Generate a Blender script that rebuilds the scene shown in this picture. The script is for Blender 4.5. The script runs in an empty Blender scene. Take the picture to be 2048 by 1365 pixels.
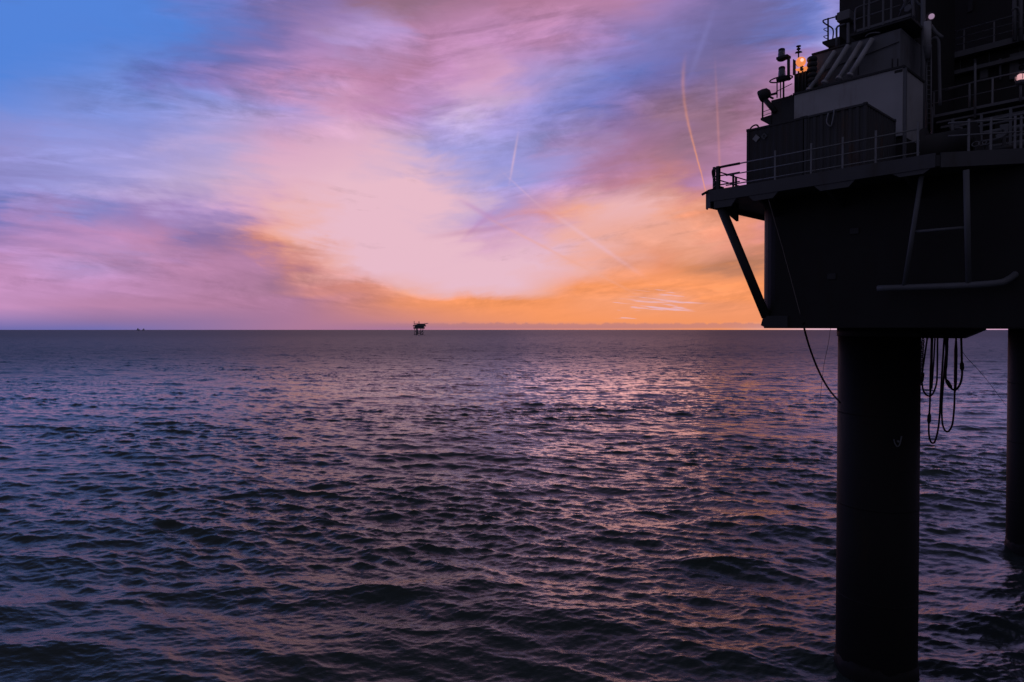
import bpy, bmesh, math, random
import numpy as np
from mathutils import Vector, Matrix
random.seed(7)
S = bpy.context.scene
COL = S.collection
R = math.radians

# ------------------------------------------------------------------ camera
EYE = 16.0                      # metres above the sea
FPX = 1365.0                    # focal length in photo pixels (24 mm on full frame)
PITCH = math.atan(22.5 / FPX)   # the horizon sits a little above the middle
cam = bpy.data.cameras.new('camera')
cam.lens = 24.0; cam.sensor_width = 36.0
cam.clip_start = 0.1; cam.clip_end = 400000
cam_o = bpy.data.objects.new('camera', cam); COL.objects.link(cam_o)
cam_o.location = (0, 0, EYE)
cam_o.rotation_euler = (R(90) - PITCH, 0, 0)
S.camera = cam_o

# ------------------------------------------------------------------ colour management
S.view_settings.view_transform = 'Standard'
S.view_settings.look = 'None'
S.view_settings.exposure = 0.0
S.view_settings.gamma = 1.0

# ------------------------------------------------------------------ sun (veiled by cloud, just above the horizon)
SUN_AZ, SUN_EL = R(8.0), R(5.0)
sun = bpy.data.lights.new('sun', 'SUN')
sun.energy = 0.06; sun.angle = R(16.0); sun.color = (1.0, 0.50, 0.55)
sun_o = bpy.data.objects.new('sun', sun); COL.objects.link(sun_o)
sd = Vector((math.sin(SUN_AZ) * math.cos(SUN_EL), math.cos(SUN_AZ) * math.cos(SUN_EL), math.sin(SUN_EL)))
sun_o.rotation_euler = sd.to_track_quat('Z', 'Y').to_euler()
sun_o.location = sd * 200 + Vector((0, 0, EYE))

# ------------------------------------------------------------------ sky (world, by direction)
def lin(c):
    return c / 12.92 if c <= 0.04045 else ((c + 0.055) / 1.055) ** 2.4
PAL = dict(B='5282d7', P='726cab', L='9896d4', M='aa7796', K='c08dbb', Q='e8bbca', O='f39662', G='7d6474',
           D='564e5c', N='343b4d', Z='3a4576', Y='4a5c9c', W='f0c4c6')
def hexrgb(h):
    return tuple(int(h[i:i + 2], 16) / 255 for i in (0, 2, 4))
def colour(spec):
    # 'A' one colour, 'A4B' = 60 % A with 40 % B, mixed as the eye mixes them; then a linear triple
    if len(spec) == 1:
        c = hexrgb(PAL[spec])
    else:
        a, t, b = hexrgb(PAL[spec[0]]), int(spec[1]) / 10, hexrgb(PAL[spec[2]])
        c = tuple(x * (1 - t) + y * t for x, y in zip(a, b))
    return tuple(lin(x) for x in c)

REAR = 'D4N'
SKY_ROWS = [
 (657, '0 P 200 P 400 P5M 600 M 800 M 950 M3O 1100 O5M 1300 O3M 1450 O 1550 O5Q 1640 Q 1800 Q5K 1990 Q4K 2048 K'),
 (642, '0 P4K 200 P5M 400 M4P 600 M 750 M3O 900 O3M 1100 O 1300 O 1530 O1M 1800 O5K 2048 K'),
 (612, '0 K 200 K5M 400 M3K 600 M 700 M4O 800 O2M 950 O 1100 O 1300 O2Q 1530 O1M 1800 K4O 2048 K'),
 (600, '0 K 200 K5M 400 M3K 600 M 700 M4O 800 O2M 950 O 1100 O 1250 O2Q 1330 O4Q 1400 O 1530 O 1800 K4O 2048 K'),
 (586, '0 K 200 K 400 M4K 550 M2G 650 M4O 740 O4M 820 O4Q 860 Q2O 1000 Q1O 1090 Q5O 1140 O 1300 O1Q 1530 O 1800 K4O 2048 K'),
 (572, '0 K 200 K 400 M4K 550 M2G 650 M4O 740 O4M 820 Q2O 900 Q 1030 Q 1090 Q4O 1160 O 1300 O 1530 O 1800 K4O 2048 K'),
 (532, '0 K 200 K4L 350 K5M 500 M3K 590 M5O 660 Q3O 720 Q 900 Q 1100 Q 1200 Q4O 1300 O2M 1380 O2D 1450 O4D 1520 O4D 1560 O 1800 K3O 2048 K'),
 (482, '0 P5K 150 K 300 M5K 390 P3M 450 M3P 510 O4M 580 O5Q 650 Q 800 Q 900 Q 970 Q5K 1050 Q4K 1150 Q3O 1250 O5Q 1400 O4Q 1530 O4M 1800 K 2048 K5P'),
 (422, '0 P4B 80 K4P 200 P5L 300 P5K 400 K5L 480 K5Q 580 Q2O 680 Q 850 Q 930 Q4L 1000 K5L 1080 K5O 1130 O5Q 1200 Q2O 1280 Q2O 1340 O5Q 1420 O2M 1530 O3M 1800 K 2048 L5K'),
 (362, '0 L3P 150 L 300 L3Q 420 L5Q 530 Q2K 700 Q 830 Q 930 Q5L 1020 L 1100 K5L 1200 M4K 1300 M3O 1400 M3K 1500 K 1700 K5L 2048 L'),
 (292, '0 L2P 150 L1B 300 L 400 L3Q 550 K5Q 700 Q2K 800 Q4L 900 L1Q 1000 L 1080 L1P 1150 L5M 1230 M2P 1320 M5G 1420 M6G 1480 M2G 1700 L5K 2048 L'),
 (222, '0 B5L 150 B6L 300 L4B 450 L 600 L4K 700 K4Q 800 K 900 K4L 960 Q5L 1030 L3K 1100 L3P 1200 P2B 1290 P5M 1380 M6G 1480 G4M 1530 M2G 1700 L5K 2048 L'),
 (152, '0 B 120 B2L 260 B4L 360 P4B 450 P 540 P5K 620 K1M 720 M3K 820 M2K 900 K 980 K4Q 1060 L4K 1150 L3P 1250 P3B 1340 P 1420 P4G 1500 M4P 1580 K3M 1700 K5L 2048 L'),
 (82,  '0 B 150 B 300 B1P 420 B6P 520 P1M 600 P5K 700 K5L 770 K4L 860 K5M 1000 K1M 1120 K2M 1220 K5P 1300 P3L 1400 P2D 1500 P2D 1600 P4B 1677 L 1800 P 2048 P'),
 (0,   '0 B 150 B 290 B 400 B4P 520 P2B 640 P4M 740 M5G 850 G4M 960 M 1080 M 1200 M4K 1320 K5P 1430 P2G 1530 P2D 1620 P4B 1677 L4P 1800 P 2048 P'),
 (-160, '0 Y3D 400 P4Y 700 P4G 1000 P5G 1300 P4G 1500 P3Y 1700 P3Y 2048 P'),
 (-600, '0 N3Y 500 N4D 900 D4P 1300 D4P 1700 N3P 2048 N'),
 (-1800, '0 N2D 700 N3D 1300 N3D 2048 N'),
]
W = bpy.data.worlds.new('World'); S.world = W; W.use_nodes = True
nt = W.node_tree; nt.nodes.clear()
def nd(t, **k):
    n = nt.nodes.new(t)
    for a, b in k.items(): setattr(n, a, b)
    return n
def _in(sock, v):
    if hasattr(v, 'is_output') or isinstance(v, bpy.types.NodeSocket): nt.links.new(v, sock)
    else: sock.default_value = v
def mth(op, a, b=None, c=None, clamp=False):
    n = nd('ShaderNodeMath', operation=op, use_clamp=clamp)
    for i, v in enumerate((a, b, c)):
        if v is not None: _in(n.inputs[i], v)
    return n.outputs[0]
def smooth(x, a, b):
    n = nd('ShaderNodeMapRange', interpolation_type='SMOOTHSTEP')
    _in(n.inputs['Value'], x); n.inputs['From Min'].default_value = a; n.inputs['From Max'].default_value = b
    return n.outputs['Result']
def lerp_range(x, a, b):
    n = nd('ShaderNodeMapRange'); n.clamp = True
    _in(n.inputs['Value'], x); n.inputs['From Min'].default_value = a; n.inputs['From Max'].default_value = b
    return n.outputs['Result']
def vec(x, y, z=0.0):
    n = nd('ShaderNodeCombineXYZ')
    for i, v in enumerate((x, y, z)): _in(n.inputs[i], v)
    return n.outputs[0]
def noise(v, scale, detail=6, rough=0.55, lac=2.0, dist=0.0):
    n = nd('ShaderNodeTexNoise')
    _in(n.inputs['Vector'], v); n.inputs['Scale'].default_value = scale
    n.inputs['Detail'].default_value = detail; n.inputs['Roughness'].default_value = rough
    n.inputs['Lacunarity'].default_value = lac; n.inputs['Distortion'].default_value = dist
    return n.outputs['Fac']
def mixc(f, a, b, mode='MIX'):
    n = nd('ShaderNodeMix', data_type='RGBA', blend_type=mode, clamp_factor=True)
    _in(n.inputs[0], f)
    for s, v in ((n.inputs[6], a), (n.inputs[7], b)):
        if isinstance(v, tuple): s.default_value = (*v[:3], 1)
        else: nt.links.new(v, s)
    return n.outputs[2]

tc = nd('ShaderNodeTexCoord'); sp = nd('ShaderNodeSeparateXYZ'); nt.links.new(tc.outputs['Generated'], sp.inputs[0])
dx, dy, dz = sp.outputs
hyp = mth('SQRT', mth('ADD', mth('MULTIPLY', dx, dx), mth('MULTIPLY', dy, dy)))
hyp = mth('MAXIMUM', hyp, 1e-4)
fwd = mth('MAXIMUM', dy, mth('MULTIPLY', hyp, 0.45))
hgt = mth('DIVIDE', dz, fwd)                   # height of a direction above the horizon
az = mth('ARCTAN2', dx, dy)
lat = mth('DIVIDE', dx, fwd)
# two families of cloud grain: level streaks, and bands on a high sheet that run away towards the glow
den = mth('ADD', mth('ABSOLUTE', dz), 0.10)
cosb, sinb = math.cos(R(-7)), math.sin(R(-7))
qx = mth('DIVIDE', mth('SUBTRACT', mth('MULTIPLY', dx, cosb), mth('MULTIPLY', dy, sinb)), den)
qy = mth('DIVIDE', mth('ADD', mth('MULTIPLY', dx, sinb), mth('MULTIPLY', dy, cosb)), den)
shr = mth('SUBTRACT', hgt, mth('MULTIPLY', mth('ABSOLUTE', mth('ADD', az, 0.12)), 0.16))
n_level = noise(vec(mth('MULTIPLY', az, 3.0), mth('MULTIPLY', hgt, 15.0), 3.1), 1.0, 7, 0.56, 2.1, 0.4)
n_level2 = noise(vec(mth('MULTIPLY', az, 8.0), mth('MULTIPLY', shr, 58.0), 8.7), 1.0, 6, 0.55, 2.0, 0.6)
n_sheet = noise(vec(mth('MULTIPLY', qx, 1.9), mth('MULTIPLY', qy, 0.42), 1.7), 1.0, 8, 0.60, 2.05, 0.5)
n_puff = noise(vec(mth('MULTIPLY', az, 9.0), mth('MULTIPLY', shr, 22.0), 5.3), 1.0, 10, 0.64, 2.1, 0.7)
n_fine = noise(vec(mth('MULTIPLY', az, 46.0), mth('MULTIPLY', shr, 96.0), 0.3), 1.0, 6, 0.65)
n_warp = noise(vec(mth('MULTIPLY', az, 9.0), mth('MULTIPLY', shr, 24.0), 7.9), 1.0, 5, 0.52, 2.1, 0.3)
def cen(n, k): return mth('MULTIPLY', mth('SUBTRACT', n, 0.5), k)
low = smooth(hgt, 0.0, 0.13)
low2 = smooth(hgt, 0.004, 0.06)
w_h = mth('MULTIPLY', low, mth('ADD', mth('ADD', cen(n_sheet, 0.05), cen(n_level2, 0.026)), cen(n_warp, 0.07)))
w_a = mth('MULTIPLY', low, mth('ADD', mth('ADD', cen(n_level, 0.12), cen(n_warp, 0.18)), cen(n_level2, 0.08)))
H = mth('ADD', hgt, w_h)
A = mth('ADD', az, w_a)
fac = mth('ADD', mth('DIVIDE', A, 2 * math.pi), 0.5)
prev = None; prev_h = None
for (py, spec) in SKY_ROWS:
    h = (660 - py) / FPX
    toks = spec.split(); cols = [(float(toks[i]), colour(toks[i + 1])) for i in range(0, len(toks), 2)]
    rp = nd('ShaderNodeValToRGB'); cr = rp.color_ramp; cr.interpolation = 'LINEAR'
    el = cr.elements
    stops = [(0.0, colour(REAR)), (0.5 - 105 / 360, colour(REAR))]
    stops += [(math.atan((x - 1024) / FPX) / (2 * math.pi) + 0.5, c) for x, c in cols]
    stops += [(0.5 + 100 / 360, colour(REAR)), (1.0, colour(REAR))]
    el[0].position = stops[0][0]; el[0].color = (*stops[0][1], 1)
    el[1].position = stops[-1][0]; el[1].color = (*stops[-1][1], 1)
    for p_, c_ in stops[1:-1]:
        e = el.new(p_); e.color = (*c_, 1)
    nt.links.new(fac, rp.inputs[0])
    if prev is None: prev = rp.outputs[0]
    else: prev = mixc(smooth(H, prev_h, h) if h - prev_h > 0.06 else lerp_range(H, prev_h, h), prev, rp.outputs[0])
    prev_h = h
skyc = prev
# grain: lighter and darker wisps inside the clouds
front = smooth(dy, 0.0, 0.5)
crisp = smooth(n_puff, 0.36, 0.64)
clear = smooth(mth('SUBTRACT', hgt, mth('MULTIPLY', lat, 0.6)), 0.66, 0.84)   # the cloudless upper left
patch = mth('MULTIPLY', mth('ADD', 0.25, mth('MULTIPLY', smooth(n_level, 0.42, 0.60), 0.75)), mth('SUBTRACT', 1.0, clear))
streak = smooth(n_level2, 0.36, 0.64)
gain = mth('ADD', 1.03, mth('MULTIPLY', low2, mth('ADD', mth('MULTIPLY', cen(n_sheet, 0.20), mth('SUBTRACT', 1.0, clear)), mth('MULTIPLY', patch, mth('ADD', cen(streak, 0.20), mth('ADD', cen(n_fine, 0.30), cen(crisp, 0.24)))))))
lumn = nd('ShaderNodeRGBToBW'); nt.links.new(skyc, lumn.inputs[0])
hot = smooth(lumn.outputs[0], 0.40, 0.54)          # the glow burns out the grain
gain = mth('ADD', mth('MULTIPLY', gain, mth('SUBTRACT', 1.0, hot)), mth('MULTIPLY', mth('MINIMUM', mth('ADD', gain, 0.06), 1.0), hot))
gn = nd('ShaderNodeVectorMath', operation='SCALE'); nt.links.new(skyc, gn.inputs[0]); nt.links.new(gain, gn.inputs['Scale'])
skyc = gn.outputs[0]
# small bright flakes of cloud low in the orange
def px_h(y): return (660 - y) / FPX
def px_l(x): return (x - 1024) / FPX
fl = noise(vec(mth('MULTIPLY', lat, 11.0), mth('ADD', mth('MULTIPLY', hgt, 170.0), mth('MULTIPLY', lat, 14.0)), 2.2), 1.0, 4, 0.5, 2.0, 0.3)
gx = mth('DIVIDE', mth('SUBTRACT', lat, px_l(1290)), 0.070); gy = mth('DIVIDE', mth('SUBTRACT', hgt, px_h(605)), 0.026)
gm = mth('EXPONENT', mth('MULTIPLY', mth('ADD', mth('MULTIPLY', gx, gx), mth('MULTIPLY', gy, gy)), -1.0))
flm = mth('MULTIPLY', smooth(mth('ADD', fl, mth('MULTIPLY', gm, 0.14)), 0.65, 0.72), smooth(gm, 0.08, 0.5))
skyc = mixc(mth('MULTIPLY', flm, 0.75), skyc, colour('Q'))
# a ragged dark bank right on the horizon under the glow
bn = noise(vec(mth('MULTIPLY', lat, 60.0), 0.0, 4.4), 1.0, 5, 0.65)
btop = mth('ADD', 0.0035, mth('MULTIPLY', bn, 0.012))
bk = mth('MULTIPLY', smooth(mth('SUBTRACT', btop, hgt), -0.0015, 0.0015), mth('MULTIPLY', smooth(lat, px_l(600), px_l(1000)), 0.42))
bk = mth('MULTIPLY', bk, smooth(hgt, 0.0005, 0.004))
skyc = mixc(bk, skyc, colour('G5M'))
# contrails: thin straight or bent trails high above
def trail(pts, width, colr, amount, wob=0.0):
    global skyc
    for (x0, y0), (x1, y1) in zip(pts[:-1], pts[1:]):
        ax, ay, bx, by = px_l(x0), px_h(y0), px_l(x1), px_h(y1)
        ln = math.hypot(bx - ax, by - ay); ux, uy = (bx - ax) / ln, (by - ay) / ln
        rx, ry = mth('SUBTRACT', lat, ax), mth('SUBTRACT', hgt, ay)
        s = mth('ADD', mth('MULTIPLY', rx, ux), mth('MULTIPLY', ry, uy))
        d = mth('SUBTRACT', mth('MULTIPLY', rx, uy), mth('MULTIPLY', ry, ux))
        d = mth('ADD', d, cen(n_puff, wob))
        d = mth('DIVIDE', d, width / FPX)
        g = mth('EXPONENT', mth('MULTIPLY', mth('MULTIPLY', d, d), -1.0))
        e = max(2.0 / FPX, ln * (0.4 if len(pts) == 2 else 0.02))
        ends = mth('MULTIPLY', smooth(s, -e, e), mth('SUBTRACT', 1.0, smooth(s, ln - e, ln + e)))
        f = mth('MULTIPLY', mth('MULTIPLY', g, ends), mth('MULTIPLY', mth('ADD', 0.35, n_puff), amount))
        skyc = mixc(mth('MULTIPLY', f, smooth(dy, 0.3, 0.5)), skyc, colour(colr))
def curved_trail(pts, width, colr, a_top, a_bot):
    global skyc
    xs = np.array([px_l(p[0]) for p in pts]); hs = np.array([px_h(p[1]) for p in pts])
    c3, c2, c1, c0 = [float(v) for v in np.polyfit(hs, xs, 3)]
    poly = mth('ADD', mth('MULTIPLY', mth('ADD', mth('MULTIPLY', mth('ADD', mth('MULTIPLY', hgt, c3), c2), hgt), c1), hgt), c0)
    hi, lo = float(hs.max()), float(hs.min())
    wid = mth('MULTIPLY', mth('ADD', 0.7, mth('MULTIPLY', smooth(hgt, lo, hi), 1.6)), width / FPX)      # older and wider higher up
    d = mth('DIVIDE', mth('ADD', mth('SUBTRACT', lat, poly), cen(n_fine, 0.002)), wid)
    g = mth('EXPONENT', mth('MULTIPLY', mth('MULTIPLY', d, d), -1.0))
    amt = mth('ADD', a_bot, mth('MULTIPLY', smooth(hgt, lo, lo + (hi - lo) * 0.75), a_top - a_bot))
    e = (hi - lo) * 0.25
    ends = mth('MULTIPLY', smooth(hgt, lo - 0.003, lo + 0.003), mth('SUBTRACT', 1.0, smooth(hgt, hi - e, hi)))
    f = mth('MULTIPLY', mth('MULTIPLY', g, ends), mth('MULTIPLY', amt, mth('ADD', 0.4, n_puff)))
    skyc = mixc(mth('MULTIPLY', f, smooth(dy, 0.3, 0.5)), skyc, colour(colr))
curved_trail([(1372, 100), (1365, 150), (1366, 195), (1371, 240), (1380, 272), (1391, 310), (1402, 352), (1411, 392)], 1.8, 'O2Q', 0.25, 0.8)
trail([(1420, 40), (1380, 150)], 6, 'L5P', 0.35)
trail([(1430, 180), (1441, 400)], 2.6, 'O5K', 0.32)
trail([(1440, 390), (1441, 470)], 2.0, 'O3Q', 0.7)
trail([(1034, 282), (1021, 356)], 2.4, 'Q', 0.5)

trail([(1015, 355), (1075, 410)], 2.0, 'Q', 0.22)
trail([(1110, 432), (1250, 528)], 4.5, 'Q', 0.55)
trail([(1000, 450), (1240, 572)], 3.0, 'O5Q', 0.5)
trail([(925, 404), (990, 440)], 5.0, 'K', 0.5)
trail([(985, 425), (930, 475)], 5.0, 'K', 0.5)
trail([(885, 472), (1030, 452)], 6.0, 'K5M', 0.5)
# below the horizon: unlit sea
skyc = mixc(smooth(dz, -0.004, -0.0005), (0.02, 0.02, 0.032), skyc)
bg = nd('ShaderNodeBackground'); nt.links.new(skyc, bg.inputs['Color']); bg.inputs['Strength'].default_value = 1.0
wo = nd('ShaderNodeOutputWorld'); nt.links.new(bg.outputs[0], wo.inputs['Surface'])
W.cycles.sampling_method = 'MANUAL'; W.cycles.sample_map_resolution = 1024

# ------------------------------------------------------------------ materials
def material(name):
    m = bpy.data.materials.new(name); m.use_nodes = True
    t = m.node_tree; return m, t, t.nodes['Principled BSDF']
def paint(name, base, wear=(0.10, 0.05, 0.03), wear_amt=0.25, rough=0.55, metal=0.0, scale=1.6, bump=0.15, streak=True):
    """Weathered marine paint: blotches of dirt, rust runs and a slightly uneven surface."""
    m, t, b = material(name)
    L = t.links.new; N = t.nodes.new
    g = N('ShaderNodeTexCoord'); mp = N('ShaderNodeMapping'); L(g.outputs['Object'], mp.inputs[0])
    mp.inputs['Scale'].default_value = (1, 1, 0.25 if streak else 1)
    n1 = N('ShaderNodeTexNoise'); n1.inputs['Scale'].default_value = scale; n1.inputs['Detail'].default_value = 8; n1.inputs['Roughness'].default_value = 0.65
    L(mp.outputs[0], n1.inputs['Vector'])
    r1 = N('ShaderNodeMapRange'); r1.interpolation_type = 'SMOOTHSTEP'; r1.inputs['From Min'].default_value = 0.52; r1.inputs['From Max'].default_value = 0.74
    r1.inputs['To Max'].default_value = wear_amt * 2; L(n1.outputs['Fac'], r1.inputs['Value'])
    n2 = N('ShaderNodeTexNoise'); n2.inputs['Scale'].default_value = scale * 0.35; n2.inputs['Detail'].default_value = 5; L(g.outputs['Object'], n2.inputs['Vector'])
    r2 = N('ShaderNodeMapRange'); r2.inputs['To Min'].default_value = 0.7; r2.inputs['To Max'].default_value = 1.25; L(n2.outputs['Fac'], r2.inputs['Value'])
    sc = N('ShaderNodeVectorMath'); sc.operation = 'SCALE'; sc.inputs[0].default_value = base; L(r2.outputs[0], sc.inputs['Scale'])
    mx = N('ShaderNodeMix'); mx.data_type = 'RGBA'; L(r1.outputs[0], mx.inputs[0]); L(sc.outputs[0], mx.inputs[6]); mx.inputs[7].default_value = (*wear, 1)
    L(mx.outputs[2], b.inputs['Base Color'])
    r3 = N('ShaderNodeMapRange'); r3.inputs['To Min'].default_value = rough - 0.12; r3.inputs['To Max'].default_value = rough + 0.18; L(n1.outputs['Fac'], r3.inputs['Value'])
    L(r3.outputs[0], b.inputs['Roughness']); b.inputs['Metallic'].default_value = metal
    if bump:
        bp = N('ShaderNodeBump'); bp.inputs['Strength'].default_value = bump; bp.inputs['Distance'].default_value = 0.05
        L(n1.outputs['Fac'], bp.inputs['Height']); L(bp.outputs[0], b.inputs['Normal'])
    return m
def glow(name, col, strength):
    m, t, b = material(name)
    b.inputs['Base Color'].default_value = (*col, 1); b.inputs['Emission Color'].default_value = (*col, 1)
    b.inputs['Emission Strength'].default_value = strength; b.inputs['Roughness'].default_value = 0.3
    return m
M = {}
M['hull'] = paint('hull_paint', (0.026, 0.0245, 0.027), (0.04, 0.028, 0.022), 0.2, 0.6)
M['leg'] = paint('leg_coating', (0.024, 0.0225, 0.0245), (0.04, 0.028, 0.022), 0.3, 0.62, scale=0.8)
M['deck_edge'] = paint('deck_edge_paint', (0.105, 0.108, 0.125), (0.07, 0.055, 0.035), 0.25, 0.6)
for k_ in ('hull', 'leg'):
    M[k_].node_tree.nodes['Principled BSDF'].inputs['Specular IOR Level'].default_value = 0.15 if k_ == 'leg' else 0.35
M['pale'] = paint('pale_cabin_paint', (0.54, 0.55, 0.58), (0.20, 0.14, 0.10), 0.22, 0.5)
M['grey'] = paint('mid_grey_paint', (0.20, 0.21, 0.24), (0.10, 0.07, 0.05), 0.25, 0.55)
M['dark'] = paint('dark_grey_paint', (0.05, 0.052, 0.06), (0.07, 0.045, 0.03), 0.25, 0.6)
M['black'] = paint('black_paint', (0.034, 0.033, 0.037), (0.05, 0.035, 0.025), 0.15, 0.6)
M['container'] = paint('container_steel', (0.085, 0.088, 0.10), (0.13, 0.075, 0.05), 0.45, 0.6)
M['container_dark'] = paint('dark_container_steel', (0.055, 0.055, 0.062), (0.09, 0.055, 0.04), 0.3, 0.6)
M['rail'] = paint('galvanised_rail', (0.29, 0.30, 0.33), (0.14, 0.09, 0.07), 0.3, 0.45, 0.3, scale=5, bump=0)
M['tube'] = paint('pale_steel_tube', (0.52, 0.53, 0.56), (0.2, 0.14, 0.1), 0.2, 0.42, 0.1, scale=2)
M['frame'] = paint('frame_tube_paint', (0.19, 0.20, 0.225), (0.12, 0.09, 0.07), 0.3, 0.5, scale=2)
M['rubber'] = paint('black_rubber', (0.014, 0.014, 0.016), (0.03, 0.03, 0.03), 0.1, 0.5, scale=6, bump=0)
M['rope'] = paint('weathered_rope', (0.30, 0.26, 0.25), (0.15, 0.12, 0.10), 0.2, 0.9, scale=20, bump=0)
M['far'] = paint('far_platform_hazed_paint', (0.16, 0.17, 0.20), (0.13, 0.13, 0.15), 0.2, 0.7, scale=0.1, bump=0)  # lightened so the colour itself carries the distance haze
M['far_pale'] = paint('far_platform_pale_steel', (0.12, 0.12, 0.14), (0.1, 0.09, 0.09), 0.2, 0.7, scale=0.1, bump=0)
M['ship'] = paint('ship_hazed_paint', (0.55, 0.50, 0.52), (0.3, 0.28, 0.28), 0.2, 0.7, scale=0.1, bump=0)  # pale tone paints in the haze over the ships; no air is built
M['placard'] = paint('placard_white', (0.42, 0.43, 0.46), (0.2, 0.15, 0.12), 0.3, 0.5, scale=5, bump=0)
M['placard_dark'] = paint('placard_faded', (0.13, 0.14, 0.16), (0.2, 0.15, 0.12), 0.3, 0.5, scale=5, bump=0)
M['mark'] = paint('placard_symbol_black', (0.02, 0.02, 0.02), (0.05, 0.04, 0.04), 0.1, 0.5, scale=5, bump=0)
M['amber'] = glow('amber_lamp_glow', (1.0, 0.30, 0.09), 0.82)
M['amber_core'] = glow('amber_lamp_bulb', (1.0, 0.62, 0.55), 1.0)
M['white_lamp'] = glow('white_lamp_glass', (0.95, 0.50, 0.52), 0.72)
M['sky_glow_glass'] = glow('flood_glass_sky_glow', (0.50, 0.33, 0.50), 0.6)  # dim emission painted on the glass in place of reflected pink sky
def lens_mat():
    m, t, b = material('lantern_lens')
    b.inputs['Base Color'].default_value = (0.35, 0.38, 0.45, 1); b.inputs['Roughness'].default_value = 0.12
    b.inputs['Transmission Weight'].default_value = 0.45; b.inputs['IOR'].default_value = 1.45
    return m
M['lens'] = lens_mat()

# ------------------------------------------------------------------ sea: mesh waves from a wind-sea spectrum
def spectrum(n, size, lmin, lmax, lpeak, wind, slope, seed, spread=4):
    rng = np.random.default_rng(seed)
    k1 = 2 * np.pi * np.fft.fftfreq(n, size / n)
    kx, ky = np.meshgrid(k1, k1)
    k = np.hypot(kx, ky); k[0, 0] = 1
    lam = 2 * np.pi / k
    p = np.exp(-1.25 * (lam / lpeak) ** 2) * k ** -3.7
    c = (kx * math.sin(wind) + ky * math.cos(wind)) / k
    p = p * (0.03 + np.abs(c) ** spread)
    p = p * (lam > lmin) * (lam < lmax); p[0, 0] = 0
    a = np.sqrt(p) * (rng.normal(size=(n, n)) + 1j * rng.normal(size=(n, n)))
    h = np.fft.ifft2(a)
    sx = np.fft.ifft2(1j * kx * a).real; sy = np.fft.ifft2(1j * ky * a).real
    g = slope / math.sqrt((sx ** 2 + sy ** 2).mean())
    cx = np.fft.ifft2(1j * kx / k * a).real * g; cy = np.fft.ifft2(1j * ky / k * a).real * g
    return (h.real * g).astype(np.float32), cx.astype(np.float32), cy.astype(np.float32)
def sample(tile, size, x, y):
    n = tile[0].shape[0]
    u = (x / size * n) % n; v = (y / size * n) % n
    i = np.floor(u).astype(np.int64); j = np.floor(v).astype(np.int64)
    fu = (u - i).astype(np.float32); fv = (v - j).astype(np.float32)
    i %= n; j %= n; i1 = (i + 1) % n; j1 = (j + 1) % n
    out = []
    for t in tile:
        out.append((t[j, i] * (1 - fu) + t[j, i1] * fu) * (1 - fv) + (t[j1, i] * (1 - fu) + t[j1, i1] * fu) * fv)
    return out
def fade(r, a, b):
    t = np.clip((r - a) / (b - a), 0, 1); return 1 - t * t * (3 - 2 * t)

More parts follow.
